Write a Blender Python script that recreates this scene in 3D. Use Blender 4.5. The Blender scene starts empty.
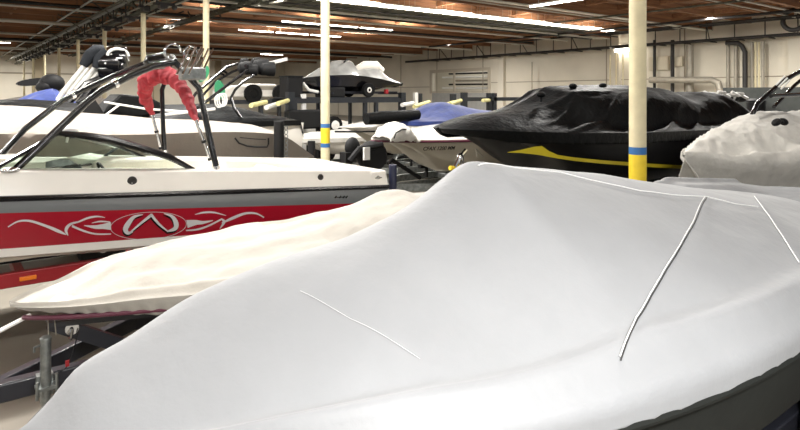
import bpy, math, random
from mathutils import Vector, Matrix, noise
from math import sin, cos, pi, sqrt, exp
random.seed(7)
sc = bpy.context.scene
COL = sc.collection
# ---------------------------------------------------------------- camera (world X = along the boats, Y = along the row of boats)
FPX, HORI, CX = 600.0, 95.0, 400.0
S_, C_ = 460/math.hypot(460, 600), 600/math.hypot(460, 600)
EYE = 2.5
cam = bpy.data.cameras.new('camera'); co = bpy.data.objects.new('camera', cam); COL.objects.link(co)
co.location = (0, 0, EYE); co.rotation_euler = (pi/2, 0, -math.atan2(S_, C_))
cam.sensor_width = 36; cam.lens = 36*FPX/800; cam.shift_y = -(215-HORI)/800
cam.clip_start = .05; cam.clip_end = 400
sc.camera = co
def onb(px, py, b):
    X = (px-CX)/FPX; d = b/(C_-S_*X)
    return Vector((d*(C_*X+S_), b, EYE-(py-HORI)*d/FPX))
def ona(px, py, a):
    X = (px-CX)/FPX; d = a/(C_*X+S_)
    return Vector((a, d*(C_-S_*X), EYE-(py-HORI)*d/FPX))
# ---------------------------------------------------------------- materials
MATS = {}
def mat(name, col, rough=.5, metal=0, var=0, vscale=3, bump=0, bscale=20, coat=0, sheen=0, spec=.5, emit=None, es=0, trans=0, alpha=1, vcol=None, detail=4, stretch=None, bdist=.02):
    if name in MATS: return MATS[name]
    m = bpy.data.materials.new(name); m.use_nodes = True
    nt = m.node_tree; N = nt.nodes; L = nt.links
    p = N['Principled BSDF']
    p.inputs['Base Color'].default_value = (*col, 1); p.inputs['Roughness'].default_value = rough
    p.inputs['Metallic'].default_value = metal; p.inputs['Coat Weight'].default_value = coat
    p.inputs['Sheen Weight'].default_value = sheen; p.inputs['Specular IOR Level'].default_value = spec
    p.inputs['Transmission Weight'].default_value = trans; p.inputs['Alpha'].default_value = alpha
    if emit: p.inputs['Emission Color'].default_value = (*emit, 1); p.inputs['Emission Strength'].default_value = es
    tc = N.new('ShaderNodeTexCoord'); src = tc.outputs['Object']
    if stretch:
        mp = N.new('ShaderNodeMapping'); mp.inputs['Scale'].default_value = stretch
        L.new(src, mp.inputs[0]); src = mp.outputs[0]
    if var or vcol:
        n = N.new('ShaderNodeTexNoise'); n.inputs['Scale'].default_value = vscale; n.inputs['Detail'].default_value = detail
        L.new(src, n.inputs['Vector'])
        r = N.new('ShaderNodeValToRGB'); r.color_ramp.elements[0].position = .35; r.color_ramp.elements[1].position = .65
        lo = vcol if vcol else tuple(c*(1-var) for c in col)
        r.color_ramp.elements[0].color = (*lo, 1); r.color_ramp.elements[1].color = (*col, 1)
        L.new(n.outputs['Fac'], r.inputs[0]); L.new(r.outputs[0], p.inputs['Base Color'])
    if bump:
        n = N.new('ShaderNodeTexNoise'); n.inputs['Scale'].default_value = bscale; n.inputs['Detail'].default_value = 5
        L.new(src, n.inputs['Vector'])
        bm = N.new('ShaderNodeBump'); bm.inputs['Strength'].default_value = bump; bm.inputs['Distance'].default_value = bdist
        L.new(n.outputs['Fac'], bm.inputs['Height']); L.new(bm.outputs[0], p.inputs['Normal'])
    MATS[name] = m; return m
GEL = mat('white_gelcoat', (.86, .83, .77), .18, coat=.4, var=.04)
GELIN = mat('white_vinyl', (.82, .78, .70), .45, var=.06, vscale=8)
FLOORBOAT = mat('beige_boat_carpet', (.55, .48, .38), .9, bump=.3, bscale=200)
RED = mat('red_gelcoat', (.36, .008, .022), .2, coat=.3, var=.05)
GREY = mat('grey_gelcoat', (.22, .235, .245), .3, metal=.3, var=.06)
SILV = mat('silver_graphic', (.72, .72, .72), .35, metal=.2)
BLACK = mat('black_gloss', (.004, .004, .005), .2, coat=.25, var=.2)
BLK = mat('black_rubber', (.006, .006, .0065), .65, spec=.3, bump=.2, bscale=60)
BHULL = mat('black_hull_gelcoat', (.004, .004, .005), .4, spec=.3)
NAVY = mat('navy_plastic', (.02, .025, .06), .5, var=.2)
CHROME = mat('chrome', (.75, .75, .75), .12, 1, var=.05)
GALV = mat('galvanised_steel', (.33, .35, .34), .4, .8, var=.35, vscale=18, bump=.15, bscale=40)
WHITEM = mat('white_metal', (.78, .77, .73), .35, var=.08)
REDM = mat('red_trailer_paint', (.33, .015, .02), .35, coat=.2, var=.12)
BLKM = mat('black_trailer_paint', (.018, .019, .026), .35, coat=.2, var=.2)
CREAM = mat('cream_column_paint', (.70, .62, .40), .55, var=.14, vscale=5, bump=.15, bscale=30)
YEL = mat('yellow_paint', (.80, .58, .03), .5, var=.1, vscale=10)
BLUE = mat('blue_paint', (.035, .14, .36), .5, var=.1, vscale=10)
YELP = mat('pale_yellow_pad', (.72, .66, .30), .7, var=.15, vscale=9)
YELG = mat('yellow_gelcoat', (.52, .42, .02), .3, var=.08)
CLOTHG = mat('grey_cover_canvas', (.225, .232, .242), .6, sheen=.15, var=.10, vscale=1.6, bump=.22, bscale=9, detail=8, bdist=.03)
CLOTHB = mat('ivory_cover_canvas', (.41, .385, .34), .8, sheen=.2, var=.10, vscale=4, bump=.3, bscale=14)
CLOTHT = mat('taupe_cover_canvas', (.25, .22, .185), .85, sheen=.1, var=.08, vscale=4, bump=.3, bscale=16)
CLOTHW = mat('white_cover_canvas', (.64, .62, .57), .75, sheen=.2, var=.14, vscale=5, bump=.4, bscale=9, bdist=.05)
CLOTHK = mat('black_cover_canvas', (.004, .0045, .005), .5, spec=.16, var=.3, vscale=4, bump=.4, bscale=16, bdist=.03)
CLOTHBL = mat('blue_cover_canvas', (.025, .05, .23), .75, sheen=.2, var=.25, vscale=6, bump=.4, bscale=14)
CLOTHR = mat('red_boot_canvas', (.33, .012, .022), .8, sheen=0, var=.3, vscale=14, bump=.6, bscale=25, bdist=.03)
SEAM = mat('white_seam_thread', (.72, .72, .72), .6, var=.05)
DSEAM = mat('dark_seam_cord', (.03, .03, .03), .7, var=.05)
HULLD = mat('shade_dark_hull', (.012, .0135, .012), .75, spec=.2, var=.25, vscale=3, bump=.1, bscale=8)  # shade where the grey cover folds under, put into a dark hull colour
HULLB = mat('shaded_white_hull', (.42, .38, .30), .3, coat=.2, var=.06)  # white hull with its shade put into the colour
PURP = mat('maroon_trim', (.10, .02, .04), .4)
LENS = mat('orange_lens', (.9, .22, .02), .3)
TYRE = mat('tyre_rubber', (.007, .007, .007), .8, spec=.2, bump=.4, bscale=60)
GREEN = mat('green_board', (.04, .26, .12), .4, var=.2)
GLASS = mat('tinted_windscreen_glass', (.78, .86, .80), .03, trans=1, alpha=1)
GLASS.node_tree.nodes['Principled BSDF'].inputs['IOR'].default_value = 1.03
WALL = mat('cream_wall_paint', (.72, .67, .56), .85, var=.12, vscale=.35, bump=.1, bscale=5)
WALLG = mat('grey_panel_paint', (.40, .40, .38), .7, var=.1)
JOINT = mat('wall_joint_groove', (.30, .26, .20), .9)
PIPEB = mat('black_pipe', (.02, .017, .015), .6, var=.3)
CONDUIT = mat('grey_conduit', (.36, .33, .27), .5, .3, var=.2)
RACKM = mat('dark_rack_steel', (.014, .017, .022), .5, var=.3)
LAMPW = mat('lamp_housing_white', (.75, .74, .70), .5)
TUBE = mat('fluorescent_tube', (1, 1, 1), .5, emit=(1, .93, .80), es=14)
GIRD = mat('grey_green_girder', (.12, .118, .085), .7, var=.4, vscale=4)
DARKW = mat('dark_void', (.03, .028, .024), .9)
GRL = mat('greygreen_partition', (.10, .11, .105), .7, var=.2)
def wood(name, c1, c2, sx):
    m = mat(name, c1, .7, vcol=c2, vscale=1.5, stretch=sx, bump=.3, bscale=6, detail=6); return m
BEAM = wood('glulam_wood', (.37, .18, .085), (.20, .095, .05), (.3, 3, 6))
DECK = wood('plywood_deck', (.27, .135, .068), (.13, .066, .036), (2, .4, 1))
# concrete floor
FLR = mat('concrete_floor', (.27, .245, .205), .38, vcol=(.17, .155, .13), vscale=.6, bump=.06, bscale=8, detail=8)
# ---------------------------------------------------------------- mesh collecting
class MB:
    def __init__(s): s.v = []; s.f = []; s.m = []; s.cur = 0
    def face(s, idx): s.f.append(tuple(idx)); s.m.append(s.cur)
    def add(s, vs, fs):
        o = len(s.v); s.v += [Vector(v) for v in vs]
        for f in fs: s.face([o+i for i in f])
        return s
    def box(s, x0, x1, y0, y1, z0, z1):
        return s.add([(x0,y0,z0),(x1,y0,z0),(x1,y1,z0),(x0,y1,z0),(x0,y0,z1),(x1,y0,z1),(x1,y1,z1),(x0,y1,z1)],
            [(0,3,2,1),(4,5,6,7),(0,1,5,4),(1,2,6,5),(2,3,7,6),(3,0,4,7)])
    def bar(s, p, q, w, h, up=(0,0,1)):
        p = Vector(p); q = Vector(q); d = (q-p).normalized(); up = Vector(up)
        if abs(d.dot(up)) > .95: up = Vector((1,0,0))
        sd = d.cross(up).normalized()*w/2; u2 = sd.cross(d).normalized()*h/2
        vs = [c+e for c in (p, q) for e in (-sd-u2, sd-u2, sd+u2, -sd+u2)]
        return s.add(vs, [(0,3,2,1),(4,5,6,7),(0,1,5,4),(1,2,6,5),(2,3,7,6),(3,0,4,7)])
    def tube(s, pts, r, n=10, cap=True):
        pts = [Vector(p) for p in pts]
        if not isinstance(r, (list, tuple)): r = [r]*len(pts)
        o = len(s.v); ref = None
        for i, p in enumerate(pts):
            d = (pts[min(i+1, len(pts)-1)]-pts[max(i-1, 0)]).normalized()
            if ref is None: ref = d.orthogonal().normalized()
            ref = (ref-d*ref.dot(d)).normalized(); bi = d.cross(ref)
            for k in range(n):
                t = 2*pi*k/n; s.v.append(p+(ref*cos(t)+bi*sin(t))*r[i])
        for i in range(len(pts)-1):
            for k in range(n):
                a = o+i*n+k; b = o+i*n+(k+1) % n; s.face((a, b, b+n, a+n))
        if cap:
            s.face([o+k for k in reversed(range(n))]); s.face([o+(len(pts)-1)*n+k for k in range(n)])
        return s
    def lathe(s, c, axis, prof, n=24):
        c = Vector(c); ax = Vector(axis).normalized(); e1 = ax.orthogonal().normalized(); e2 = ax.cross(e1); o = len(s.v)
        for (r, h) in prof:
            for k in range(n):
                t = 2*pi*k/n; s.v.append(c+ax*h+(e1*cos(t)+e2*sin(t))*max(r, .0005))
        for i in range(len(prof)-1):
            for k in range(n):
                a = o+i*n+k; b = o+i*n+(k+1) % n; s.face((a, b, b+n, a+n))
        s.face([o+k for k in reversed(range(n))]); s.face([o+(len(prof)-1)*n+k for k in range(n)])
        return s
    def ell(s, c, r, n=14, m=9, rot=None):
        c = Vector(c); o = len(s.v)
        for i in range(m+1):
            ph = pi*(.02+.96*i/m)
            for k in range(n):
                t = 2*pi*k/n; v = Vector((r[0]*sin(ph)*cos(t), r[1]*sin(ph)*sin(t), r[2]*cos(ph)))
                if rot: v = rot @ v
                s.v.append(c+v)
        for i in range(m):
            for k in range(n):
                a = o+i*n+k; b = o+i*n+(k+1) % n; s.face((a, a+n, b+n, b))
        s.face([o+k for k in range(n)]); s.face([o+m*n+k for k in reversed(range(n))])
        return s
    def grid(s, rows, close=False):
        o = len(s.v); n = len(rows[0])
        for r in rows: s.v += [Vector(p) for p in r]
        for i in range(len(rows)-1):
            for k in range(n-1):
                a = o+i*n+k; s.face((a, a+1, a+1+n, a+n))
        return s
    def prism(s, poly, off):
        poly = [Vector(p) for p in poly]; off = Vector(off); n = len(poly); o = len(s.v)
        s.v += poly+[p+off for p in poly]
        s.face(list(range(o, o+n))); s.face([o+n+k for k in reversed(range(n))])
        for k in range(n):
            b = (k+1) % n; s.face((o+k, o+n+k, o+n+b, o+b))
        return s
    def build(s, name, mats, parent=None, smooth=40, bevel=0, label=None):
        me = bpy.data.meshes.new(name)
        org = Vector(parent.location) if parent is not None else None
        vs = s.v
        o = bpy.data.objects.new(name, me)
        if parent is None:
            if vs:
                c = Vector((sum(v.x for v in vs)/len(vs), sum(v.y for v in vs)/len(vs), min(v.z for v in vs)))
            else: c = Vector()
            o.location = c
        else:
            o.parent = parent; c = wloc(parent)
        me.from_pydata([tuple(v-c) for v in vs], [], s.f)
        if not isinstance(mats, (list, tuple)): mats = [mats]
        for m in mats: me.materials.append(m)
        me.polygons.foreach_set('material_index', s.m)
        me.validate(); me.update()
        import bmesh
        b = bmesh.new(); b.from_mesh(me); bmesh.ops.recalc_face_normals(b, faces=b.faces); b.to_mesh(me); b.free()
        if smooth:
            me.polygons.foreach_set('use_smooth', [True]*len(me.polygons)); me.set_sharp_from_angle(angle=math.radians(smooth))
        COL.objects.link(o)
        if bevel:
            bv = o.modifiers.new('bevel', 'BEVEL'); bv.width = bevel; bv.segments = 2; bv.limit_method = 'ANGLE'
        if label: o['label'] = label
        return o
def wloc(o):
    l = Vector(o.location)
    while o.parent: o = o.parent; l = l+Vector(o.location)
    return l
def tag(o, label=None, cat=None, group=None, kind=None):
    if label: o['label'] = label
    if cat: o['category'] = cat
    if group: o['group'] = group
    if kind: o['kind'] = kind
    return o
def thing(name, label, cat, loc=(0,0,0), group=None):
    o = bpy.data.objects.new(name, None); o.location = loc; o.empty_display_size = .2; COL.objects.link(o)
    return tag(o, label, cat, group)
def struct(name, mb, m, **k):
    return tag(mb.build(name, m, **k), kind='structure')
def dup(root, loc, label=None):
    kids = [c for c in COL.objects if c.parent == root]
    r = root.copy(); COL.objects.link(r); r.location = loc
    if label: r['label'] = label
    for ch in kids:
        c = ch.copy(); COL.objects.link(c); c.parent = r
        for g in [g for g in COL.objects if g.parent == ch]:
            d = g.copy(); COL.objects.link(d); d.parent = c
    return r
def lerp(x, tab):
    if x <= tab[0][0]: return tab[0][1]
    for (x0, y0), (x1, y1) in zip(tab, tab[1:]):
        if x <= x1: return y0+(y1-y0)*(x-x0)/(x1-x0)
    return tab[-1][1]
def cr(x, tab):      # smooth interpolation
    if x <= tab[0][0]: return tab[0][1]
    if x >= tab[-1][0]: return tab[-1][1]
    for i in range(len(tab)-1):
        if x <= tab[i+1][0]:
            x0, y0 = tab[i]; x1, y1 = tab[i+1]; h = x1-x0; t = (x-x0)/h
            m0 = ((y1-tab[i-1][1])/(x1-tab[i-1][0]) if i else (y1-y0)/h)*h
            m1 = ((tab[i+2][1]-y0)/(tab[i+2][0]-x0) if i+2 < len(tab) else (y1-y0)/h)*h
            return (2*t**3-3*t*t+1)*y0+(t**3-2*t*t+t)*m0+(-2*t**3+3*t*t)*y1+(t**3-t*t)*m1
def nz(x, y, z=0): return noise.noise(Vector((x, y, z)))
# ---------------------------------------------------------------- the building
A0, A1, B0, B1, ROOF = -22, 40, -5, 80, 7.4
struct('floor', MB().box(A0, A1, B0, B1, -.2, 0), FLR)
struct('ceiling', MB().box(A0, A1, B0, B1, ROOF, ROOF+.15), DECK)
# right wall with window opening
wm = MB(); wb0, wb1, wz0, wz1 = ona(488, 80, A1).y, ona(432, 80, A1).y, 2.85, 4.75
for (y0, y1, z0, z1) in ((B0, wb0, 0, ROOF), (wb1, B1, 0, ROOF), (wb0, wb1, 0, wz0), (wb0, wb1, wz1, ROOF)):
    wm.box(A1, A1+.3, y0, y1, z0, z1)
struct('wall_right', wm, WALL)
struct('wall_far', MB().box(A0, A1+.3, B1, B1+.3, 0, ROOF), WALL)
struct('wall_left', MB().box(A0-.3, A0, B0, B1, 0, ROOF), WALL)
# the storeroom behind the window
w = MB(); w.box(A1+3, A1+3.1, wb0-3, wb1+3, 0, ROOF); w.box(A1+.3, A1+3, wb0-3, wb0-2.9, 0, ROOF); w.box(A1+.3, A1+3, wb1+2.9, wb1+3, 0, ROOF)
struct('wall_storeroom', w, WALL)
w = MB(); w.box(A1-.06, A1+.05, wb0-.3, wb0, wz0-.2, wz1+.3); w.box(A1-.06, A1+.05, wb1, wb1+.3, wz0-.2, wz1+.3)
w.box(A1-.06, A1+.05, wb0, wb1, wz1, wz1+.3); w.box(A1-.06, A1+.05, (wb0+wb1)/2+.5, (wb0+wb1)/2+.7, wz0, wz1)
w.box(A1-.04, A1+.02, wb0, wb1, wz0-.1, wz0)
win = struct('window_1', w, mat('window_trim_paint', (.50, .45, .36), .7))
struct('door_1', MB().box(A1-.08, A1, wb0+.1, wb1-.1, 0, wz0-.15), WALLG)
# wall joints, pilasters
n = 1
for b in (6, 13, 20.5, 26.5, 39.5, 46, 52, 58, 65):
    struct('trim_%d' % n, MB().box(A1-.03, A1, b-.04, b+.04, 0, ROOF), JOINT, smooth=0); n += 1
for b in (25.6, 37.0, 13.8):
    struct('trim_%d' % n, MB().box(A1-.35, A1, b-.35, b+.35, 0, ROOF), WALL, smooth=0); n += 1
struct('trim_%d' % n, MB().box(A1-.03, A1, B0, wb0-.4, 3.6, 3.66), JOINT, smooth=0); n += 1
struct('trim_%d' % n, MB().box(A1-.03, A1, wb1+.4, B1, 3.3, 3.36), JOINT, smooth=0); n += 1
for a in (-14, -7.5, -1, 4, 9, 15, 22, 30):
    struct('trim_%d' % n, MB().box(a-.4, a+.4, B1-.4, B1, 0, ROOF), mat('tan_pilaster_paint', (.38, .32, .22), .8), smooth=0); n += 1
struct('trim_%d' % n, MB().box(A0, A1, B1-.1, B1, 4.9, 5.05), JOINT, smooth=0); n += 1
# glulam beams along X, one per column and mid-bay purlins
for i, b in enumerate([4.03+7.4*k for k in range(0, 10)]):
    struct('trim_%d' % n, MB().box(A0, A1, b-.13, b+.13, 6.75, ROOF), BEAM, smooth=0); n += 1
for i, b in enumerate([4.03+7.4*k+dk for k in range(0, 10) for dk in (2.47, 4.93)]):
    struct('trim_%d' % n, MB().box(A0, A1, b-.08, b+.08, 6.95, ROOF), BEAM, smooth=0); n += 1
for a in [A0+2+2.9*i for i in range(21)]:
    struct('trim_%d' % n, MB().box(a-.06, a+.06, B0, B1, 7.12, ROOF), BEAM, smooth=0); n += 1
# girder along the column row, with the pipes that ride on it
AC = 6.73
def girder(a, z0, z1, name):
    g = MB(); g.box(a-.14, a+.14, 0, B1, z1-.12, z1); g.box(a-.11, a+.11, 0, B1, z0, z0+.1)
    b = 0; k = 0
    while b < B1-1.2:
        g.bar((a, b, z0+.06 if k % 2 == 0 else z1-.06), (a, b+1.23, z1-.06 if k % 2 == 0 else z0+.06), .07, .07); b += 1.23; k += 1
    return struct(name, g, GIRD, smooth=0)
girder(AC, 5.95, 6.75, 'trim_%d' % n); n += 1
g = MB()
for k in range(18):
    b = 8+k*3.7
    g.bar((AC-.05, b, 6.0), (AC-1.6, b, 6.95), .05, .05)
struct('trim_%d' % n, g, GIRD, smooth=0); n += 1
# ---------------------------------------------------------------- pipes
def pipe(name, pts, r, m, label, cat='pipe', group=None, hang=None):
    g = MB().tube(pts, r, 10)
    o = g.build(name, m); tag(o, label, cat, group); return o
pipe('sprinkler_pipe', [(AC-.45, 0, 6.45), (AC-.45, B1, 6.45)], .07, GALV, 'thick grey sprinkler main running left of the girder over the columns')
pipe('sprinkler_pipe', [(AC+.4, 0, 6.0), (AC+.4, B1, 6.0)], .05, PIPEB, 'dark pipe running right of the girder over the columns')
pipe('conduit', [(AC-.3, 0, 6.05), (AC-.3, B1, 6.05)], .03, CONDUIT, 'thin conduit below the thick sprinkler main over the columns')
pipe('wall_pipe', [(A1-.9, 4, 6.0), (A1-.9, 50, 6.0)], .11, PIPEB, 'long black pipe running along the right wall, lower of two')
pipe('wall_pipe', [(A1-1.6, 2, 6.9), (A1-1.6, 26, 6.9)], .10, PIPEB, 'black pipe near the roof along the right wall, upper of two')
# second run: cable tray with hung lamp reflectors and clutter
ct = thing('cable_tray', 'ladder cable tray with hanging clutter running parallel to the column row', 'cable tray', (10.7, 20, 6.5))
g = MB(); g.box(10.5, 10.54, 1, 70, 6.45, 6.6); g.box(10.86, 10.9, 1, 70, 6.45, 6.6)
for k in range(90): g.box(10.5, 10.9, 1.3+k*.76, 1.36+k*.76, 6.47, 6.5)
for k in range(24): 
    b = 2+k*2.9; g.tube([(10.7, b, 6.5), (10.7, b, 7.4)], .02, 6)
g.build('tray', GIRD, ct, smooth=30)
PG_ = mat('pale_flange_paint', (.60, .58, .50), .5)
# small ceiling clutter bundles clamped to the girder
g0 = thing('pipe_clamp', 'dark pipe clamp with fittings on the girder over the columns', 'clamp', (AC, 9, 6.0), 'pipe clamps along the girder')
g = MB(); g.box(AC-.5, AC+.45, 8.9, 9.1, 5.88, 5.96); g.tube([(AC-.45, 9, 5.9), (AC-.45, 9, 6.7)], .03, 6); g.tube([(AC+.4, 9, 5.9), (AC+.4, 9, 6.7)], .03, 6)
g.box(AC-.35, AC-.1, 8.85, 9.25, 5.75, 5.9); g.ell((AC+.2, 9.05, 5.83), (.1, .14, .1)); g.build('bracket', PIPEB, g0)
g = MB(); g.ell((AC-.2, 9.3, 5.9), (.12, .2, .07)); g.build('cover_plate', GALV, g0)
for k in range(1, 26):
    if min(abs(9+k*2.3-b) for b in [4.03+7.45*j for j in range(10)]) > .45: dup(g0, (AC, 9+k*2.3, 6.0+.1*sin(k*3)))
# more services: pipes beside the girder, hangers and stored lengths
for i, (da, z, r_, m) in enumerate(((-.9, 6.3, .05, GIRD), (.75, 6.35, .06, GALV), (1.25, 6.55, .04, GIRD), (-1.4, 6.7, .05, GALV), (.2, 5.85, .03, CONDUIT))):
    pipe('girder_pipe', [(AC+da, 0, z), (AC+da, B1, z)], r_, m, ['green grey pipe just left of the girder over the columns', 'grey pipe just right of the girder over the columns', 'thin green grey pipe farther right of the girder', 'grey pipe farthest left of the girder', 'thin conduit under the girder over the columns'][i])
g = MB()
for k in range(46):
    b = 6+k*1.55; g.bar((AC-1.5, b, 6.78), (AC+1.4, b, 6.78), .05, .05); g.bar((AC-1.5, b, 6.78), (AC-1.5, b, 7.2), .02, .02); g.bar((AC+1.3, b, 6.78), (AC+1.3, b, 7.2), .02, .02)
struct('trim_%d' % n, g, GIRD, smooth=0); n += 1
g = MB(); rd_ = random.Random(3)
for k in range(60):
    b = 10+k*.95; z = 6.35+rd_.random()*.35; a = 10.2+rd_.random()*1.2; l = .5+rd_.random()*.9; g.bar((a, b, z), (a+.1*rd_.random(), b+l, z+.05), .08+.1*rd_.random(), .05)
g.build('stored_length', PG_, ct)
g = MB()
for k in range(55):
    b = 9+k*1.05; a = 9.6+rd_.random()*2.4; g.bar((a, b, 6.4+rd_.random()*.6), (a+rd_.random()-.5, b+1.2*rd_.random(), 6.3+rd_.random()*.7), .06, .06)
g.build('hanging_bracket', PIPEB, ct)
# ---------------------------------------------------------------- columns
def column(b, label):
    t = thing('steel_column', label, 'column', (AC, b, 0), 'steel columns in one row')
    r = .10
    g = MB(); g.tube([(AC, b, 0), (AC, b, 5.95)], r, 28); g.build('shaft', CREAM, t)
    g = MB(); g.box(AC-.17, AC+.17, b-.17, b+.17, 0, .02); g.build('base_plate', GALV, t)
    g = MB(); g.box(AC-.16, AC+.16, b-.2, b+.2, 5.9, 5.95); g.build('cap_plate', GIRD, t)
    g = MB(); g.tube([(AC, b, 1.44), (AC, b, 1.78)], r+.002, 28); g.build('yellow_band', YEL, t)
    g = MB(); g.tube([(AC, b, 1.78), (AC, b, 1.87)], r+.002, 28); g.tube([(AC, b, 1.35), (AC, b, 1.44)], r+.002, 28); g.build('blue_band', BLUE, t)
    return t
COLB = [4.03+7.45*k for k in range(10)]
clab = ['thick cream steel column with yellow and blue bands, nearest, before the black covered boat',
 'cream steel column with a yellow band between two blue bands, second nearest, beyond the red boat stern',
 'cream steel column rising behind the red boat tower, third from the nearest',
 'cream steel column above the red boat tower arms, fourth from the nearest',
 'slim cream column just left of the grey boots, fifth from the nearest', 'slim cream column, sixth from the nearest',
 'slim cream column by the far wall, seventh from the nearest', 'slim cream column by the far wall, eighth from the nearest',
 'thin far cream column, ninth from the nearest', 'farthest thin cream column, tenth in the row']
c0 = column(COLB[0], clab[0])
# lower band length seen on the near column is hidden, keep paint the same on all
for b, l in zip(COLB[1:], clab[1:]): dup(c0, (AC, b, 0), l)
# ---------------------------------------------------------------- lamps
def lamp_proto():
    t = thing('strip_light', 'white twin tube fluorescent strip light hung from the roof', 'ceiling light', (0, 0, 0), 'fluorescent strip lights under the roof')
    MB().box(-1.2, 1.2, -.09, .09, 0, .06).build('housing', LAMPW, t, smooth=0)
    for s in (-1, 1): MB().tube([(-1.17, s*.055, -.025), (1.17, s*.055, -.025)], .022, 8).build('tube', TUBE, t)
    g = MB()
    for x in (-.9, .9): g.tube([(x, 0, .06), (x, 0, .6)], .008, 5)
    g.build('hanger', CONDUIT, t)
    return t
lp = lamp_proto(); first = True
ROWS = [(9.2, 6.75), (22.8, 6.75), (23.25, 6.75), (30.3, 6.6), (36.4, 6.65), (43.5, 6.6), (56, 6.6)]
LPOS = []
for (b, z) in ROWS:
    a = -15
    while a < 36:
        ga = 2.45 if b in (22.8, 23.25) else 2.6
        keep = (a > 12) if b in (22.8, 23.25) else ((b < 40 and 14.5 < a < 22) or a < 2.0 and random.random() < .35) if b < 45 else random.random() < .25
        if b == 9.2: keep = False
        if keep and abs(a-AC) > 1.4: LPOS.append((a, b, z))
        a += ga
for p in LPOS:
    if first: lp.location = p; first = False
    else: dup(lp, p)
# unseen key lamp added; overhead strip lights near the camera (out of the picture, fixtures of the same kind)
KEY_LAMP = (1.0, -.8, 3.4)  # unseen key light, added near the camera to brighten the grey cover
NEAR = [(-6, 1.5, 6.75), (-1, 1.5, 6.75), (4, 1.5, 6.75), (9, 1.5, 6.75), (-6, -3.5, 6.75), (-1, -3.5, 6.75), (4, -3.5, 6.75)]
for p in NEAR: dup(lp, p)
def area(loc, e, sx, sy, rot=(0,0,0), col=(1, .97, .92), spread=pi):
    l = bpy.data.lights.new('lamp_fill_light', 'AREA'); l.shape = 'RECTANGLE'; l.size = sx; l.size_y = sy; l.energy = e; l.color = col; l.spread = spread
    o = bpy.data.objects.new('lamp_fill_light', l); o.location = loc; o.rotation_euler = rot; COL.objects.link(o); return o
area((KEY_LAMP[0], KEY_LAMP[1], KEY_LAMP[2]-.06), 340, .5, .5, (0, 0, 0), (1, .98, .95))
pd = thing('added_key_lamp', 'round white lamp, unseen, added over the aisle to brighten the foreground boat', 'ceiling light', KEY_LAMP)
MB().lathe(KEY_LAMP, (0,0,1), [(.36, 0), (.34, .02), (.2, .2), (.08, .3), (.06, .4)], 28).build('shade', LAMPW, pd); MB().tube([(KEY_LAMP[0], KEY_LAMP[1], 4.28), (KEY_LAMP[0], KEY_LAMP[1], 7.12)], .012, 6).build('cord', BLK, pd)
for (a, b, z) in NEAR: area((a, b, z-.07), 75, 2.4, .2)
for (b, z, aa) in ((9.2, 6.75, (-10.1, -5.2, -.3, 4.6, 14.4, 24, 33)), (15.5, 6.75, (-5.2, 4.6, 14.4, 24, 33)), (22.8, 6.7, (-5, 0, 10, 20, 30)), (36.4, 6.65, (-5, 10, 22, 33)), (54, 6.6, (-5, 10, 25)), (73, 6.6, (-12, -4, 4, 12, 25))):
    for a in aa: area((a, b, z-.07), (620 if b < 20 and a < 10 else 330) if a < 30 and b < 50 else 700, 2.4, .3)  # rows without fixtures are lights added to brighten boats and walls
for (a, b) in ((15, 22.8), (21, 22.8), (27, 22.8), (33, 22.8), (12, 30.3), (18, 30.3), (24, 30.3), (12, 36.4), (18, 36.4), (24, 36.4), (-4, 36.4), (12, 43.5), (20, 43.5)):
    area((a, b, 6.72), 170, 2.4, .3, (pi, 0, 0), (1, .93, .8))
# wall light behind the near column
wl = thing('wall_light', 'short glowing fluorescent light high on the right wall behind the nearest column', 'wall light', ona(626, 50, A1-.3))

# broad grey-green duct beside the bright lamp row, with its hung pipes
dt = thing('air_duct', 'broad flat grey green duct running under the roof beyond the bright strip light row', 'duct', (5, 25.2, 6.8))
g = MB(); g.box(-20, 34, 23.7, 26.7, 6.72, 6.98)
for k in range(24): g.box(-19+2.3*k, -18.9+2.3*k, 23.65, 26.75, 6.68, 7.0)
g.build('duct', GIRD, dt, smooth=0)
PG = mat('pale_flange_paint', (.60, .58, .50), .5)
for i, (b, z, m, r_) in enumerate(((24.3, 6.6, PIPEB, .05), (25.6, 6.58, PG, .05), (26.4, 6.6, PIPEB, .06), (28.6, 6.65, PG, .07), (32.0, 6.7, PIPEB, .08), (39.0, 6.6, PG, .07), (47, 6.55, PG, .07), (51, 6.5, PIPEB, .1), (60, 6.4, PG, .08), (19.8, 6.8, PG, .04), (13.2, 6.85, PG, .04), (11.9, 6.7, PG, .05))):
    lab = ('black' if m is PIPEB else 'pale grey')+' pipe under the roof, %s' % ['nearest under the duct', 'middle one under the duct', 'far one under the duct', 'just beyond the duct', 'second beyond the duct', 'between the middle beams', 'beyond the middle beams', 'before the far beams', 'farthest one', 'on the near side of the bright strip light row', 'near the crosswise strip lights', 'nearest the camera'][i]
    pipe('roof_pipe', [(-21, b, z), (38, b, z)], r_, m, lab)
for b in [4.03+7.4*k for k in range(2, 10)]:
    struct('trim_%d' % n, MB().box(A0, A1, b-.2, b+.2, 6.70, 6.75), PG, smooth=0); n += 1
p = Vector(wl.location); MB().box(p.x+.1, p.x+.3, p.y-1.2, p.y+.9, p.z-.05, p.z+.25).build('housing', LAMPW, wl); MB().box(p.x-.1, p.x+.1, p.y-1.15, p.y+.85, p.z-.10, p.z+.10).build('diffuser', TUBE, wl)
lv = thing('strip_light_row', 'long glowing strip light row hung crosswise near the bright roof light, right of centre', 'ceiling light', (20, 14, 6.3))
MB().box(19.9, 20.1, 8, 17, 6.3, 6.36).build('housing', LAMPW, lv, smooth=0)
MB().tube([(20, 8.05, 6.27), (20, 16.95, 6.27)], .04, 8).build('tube', TUBE, lv)
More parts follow.
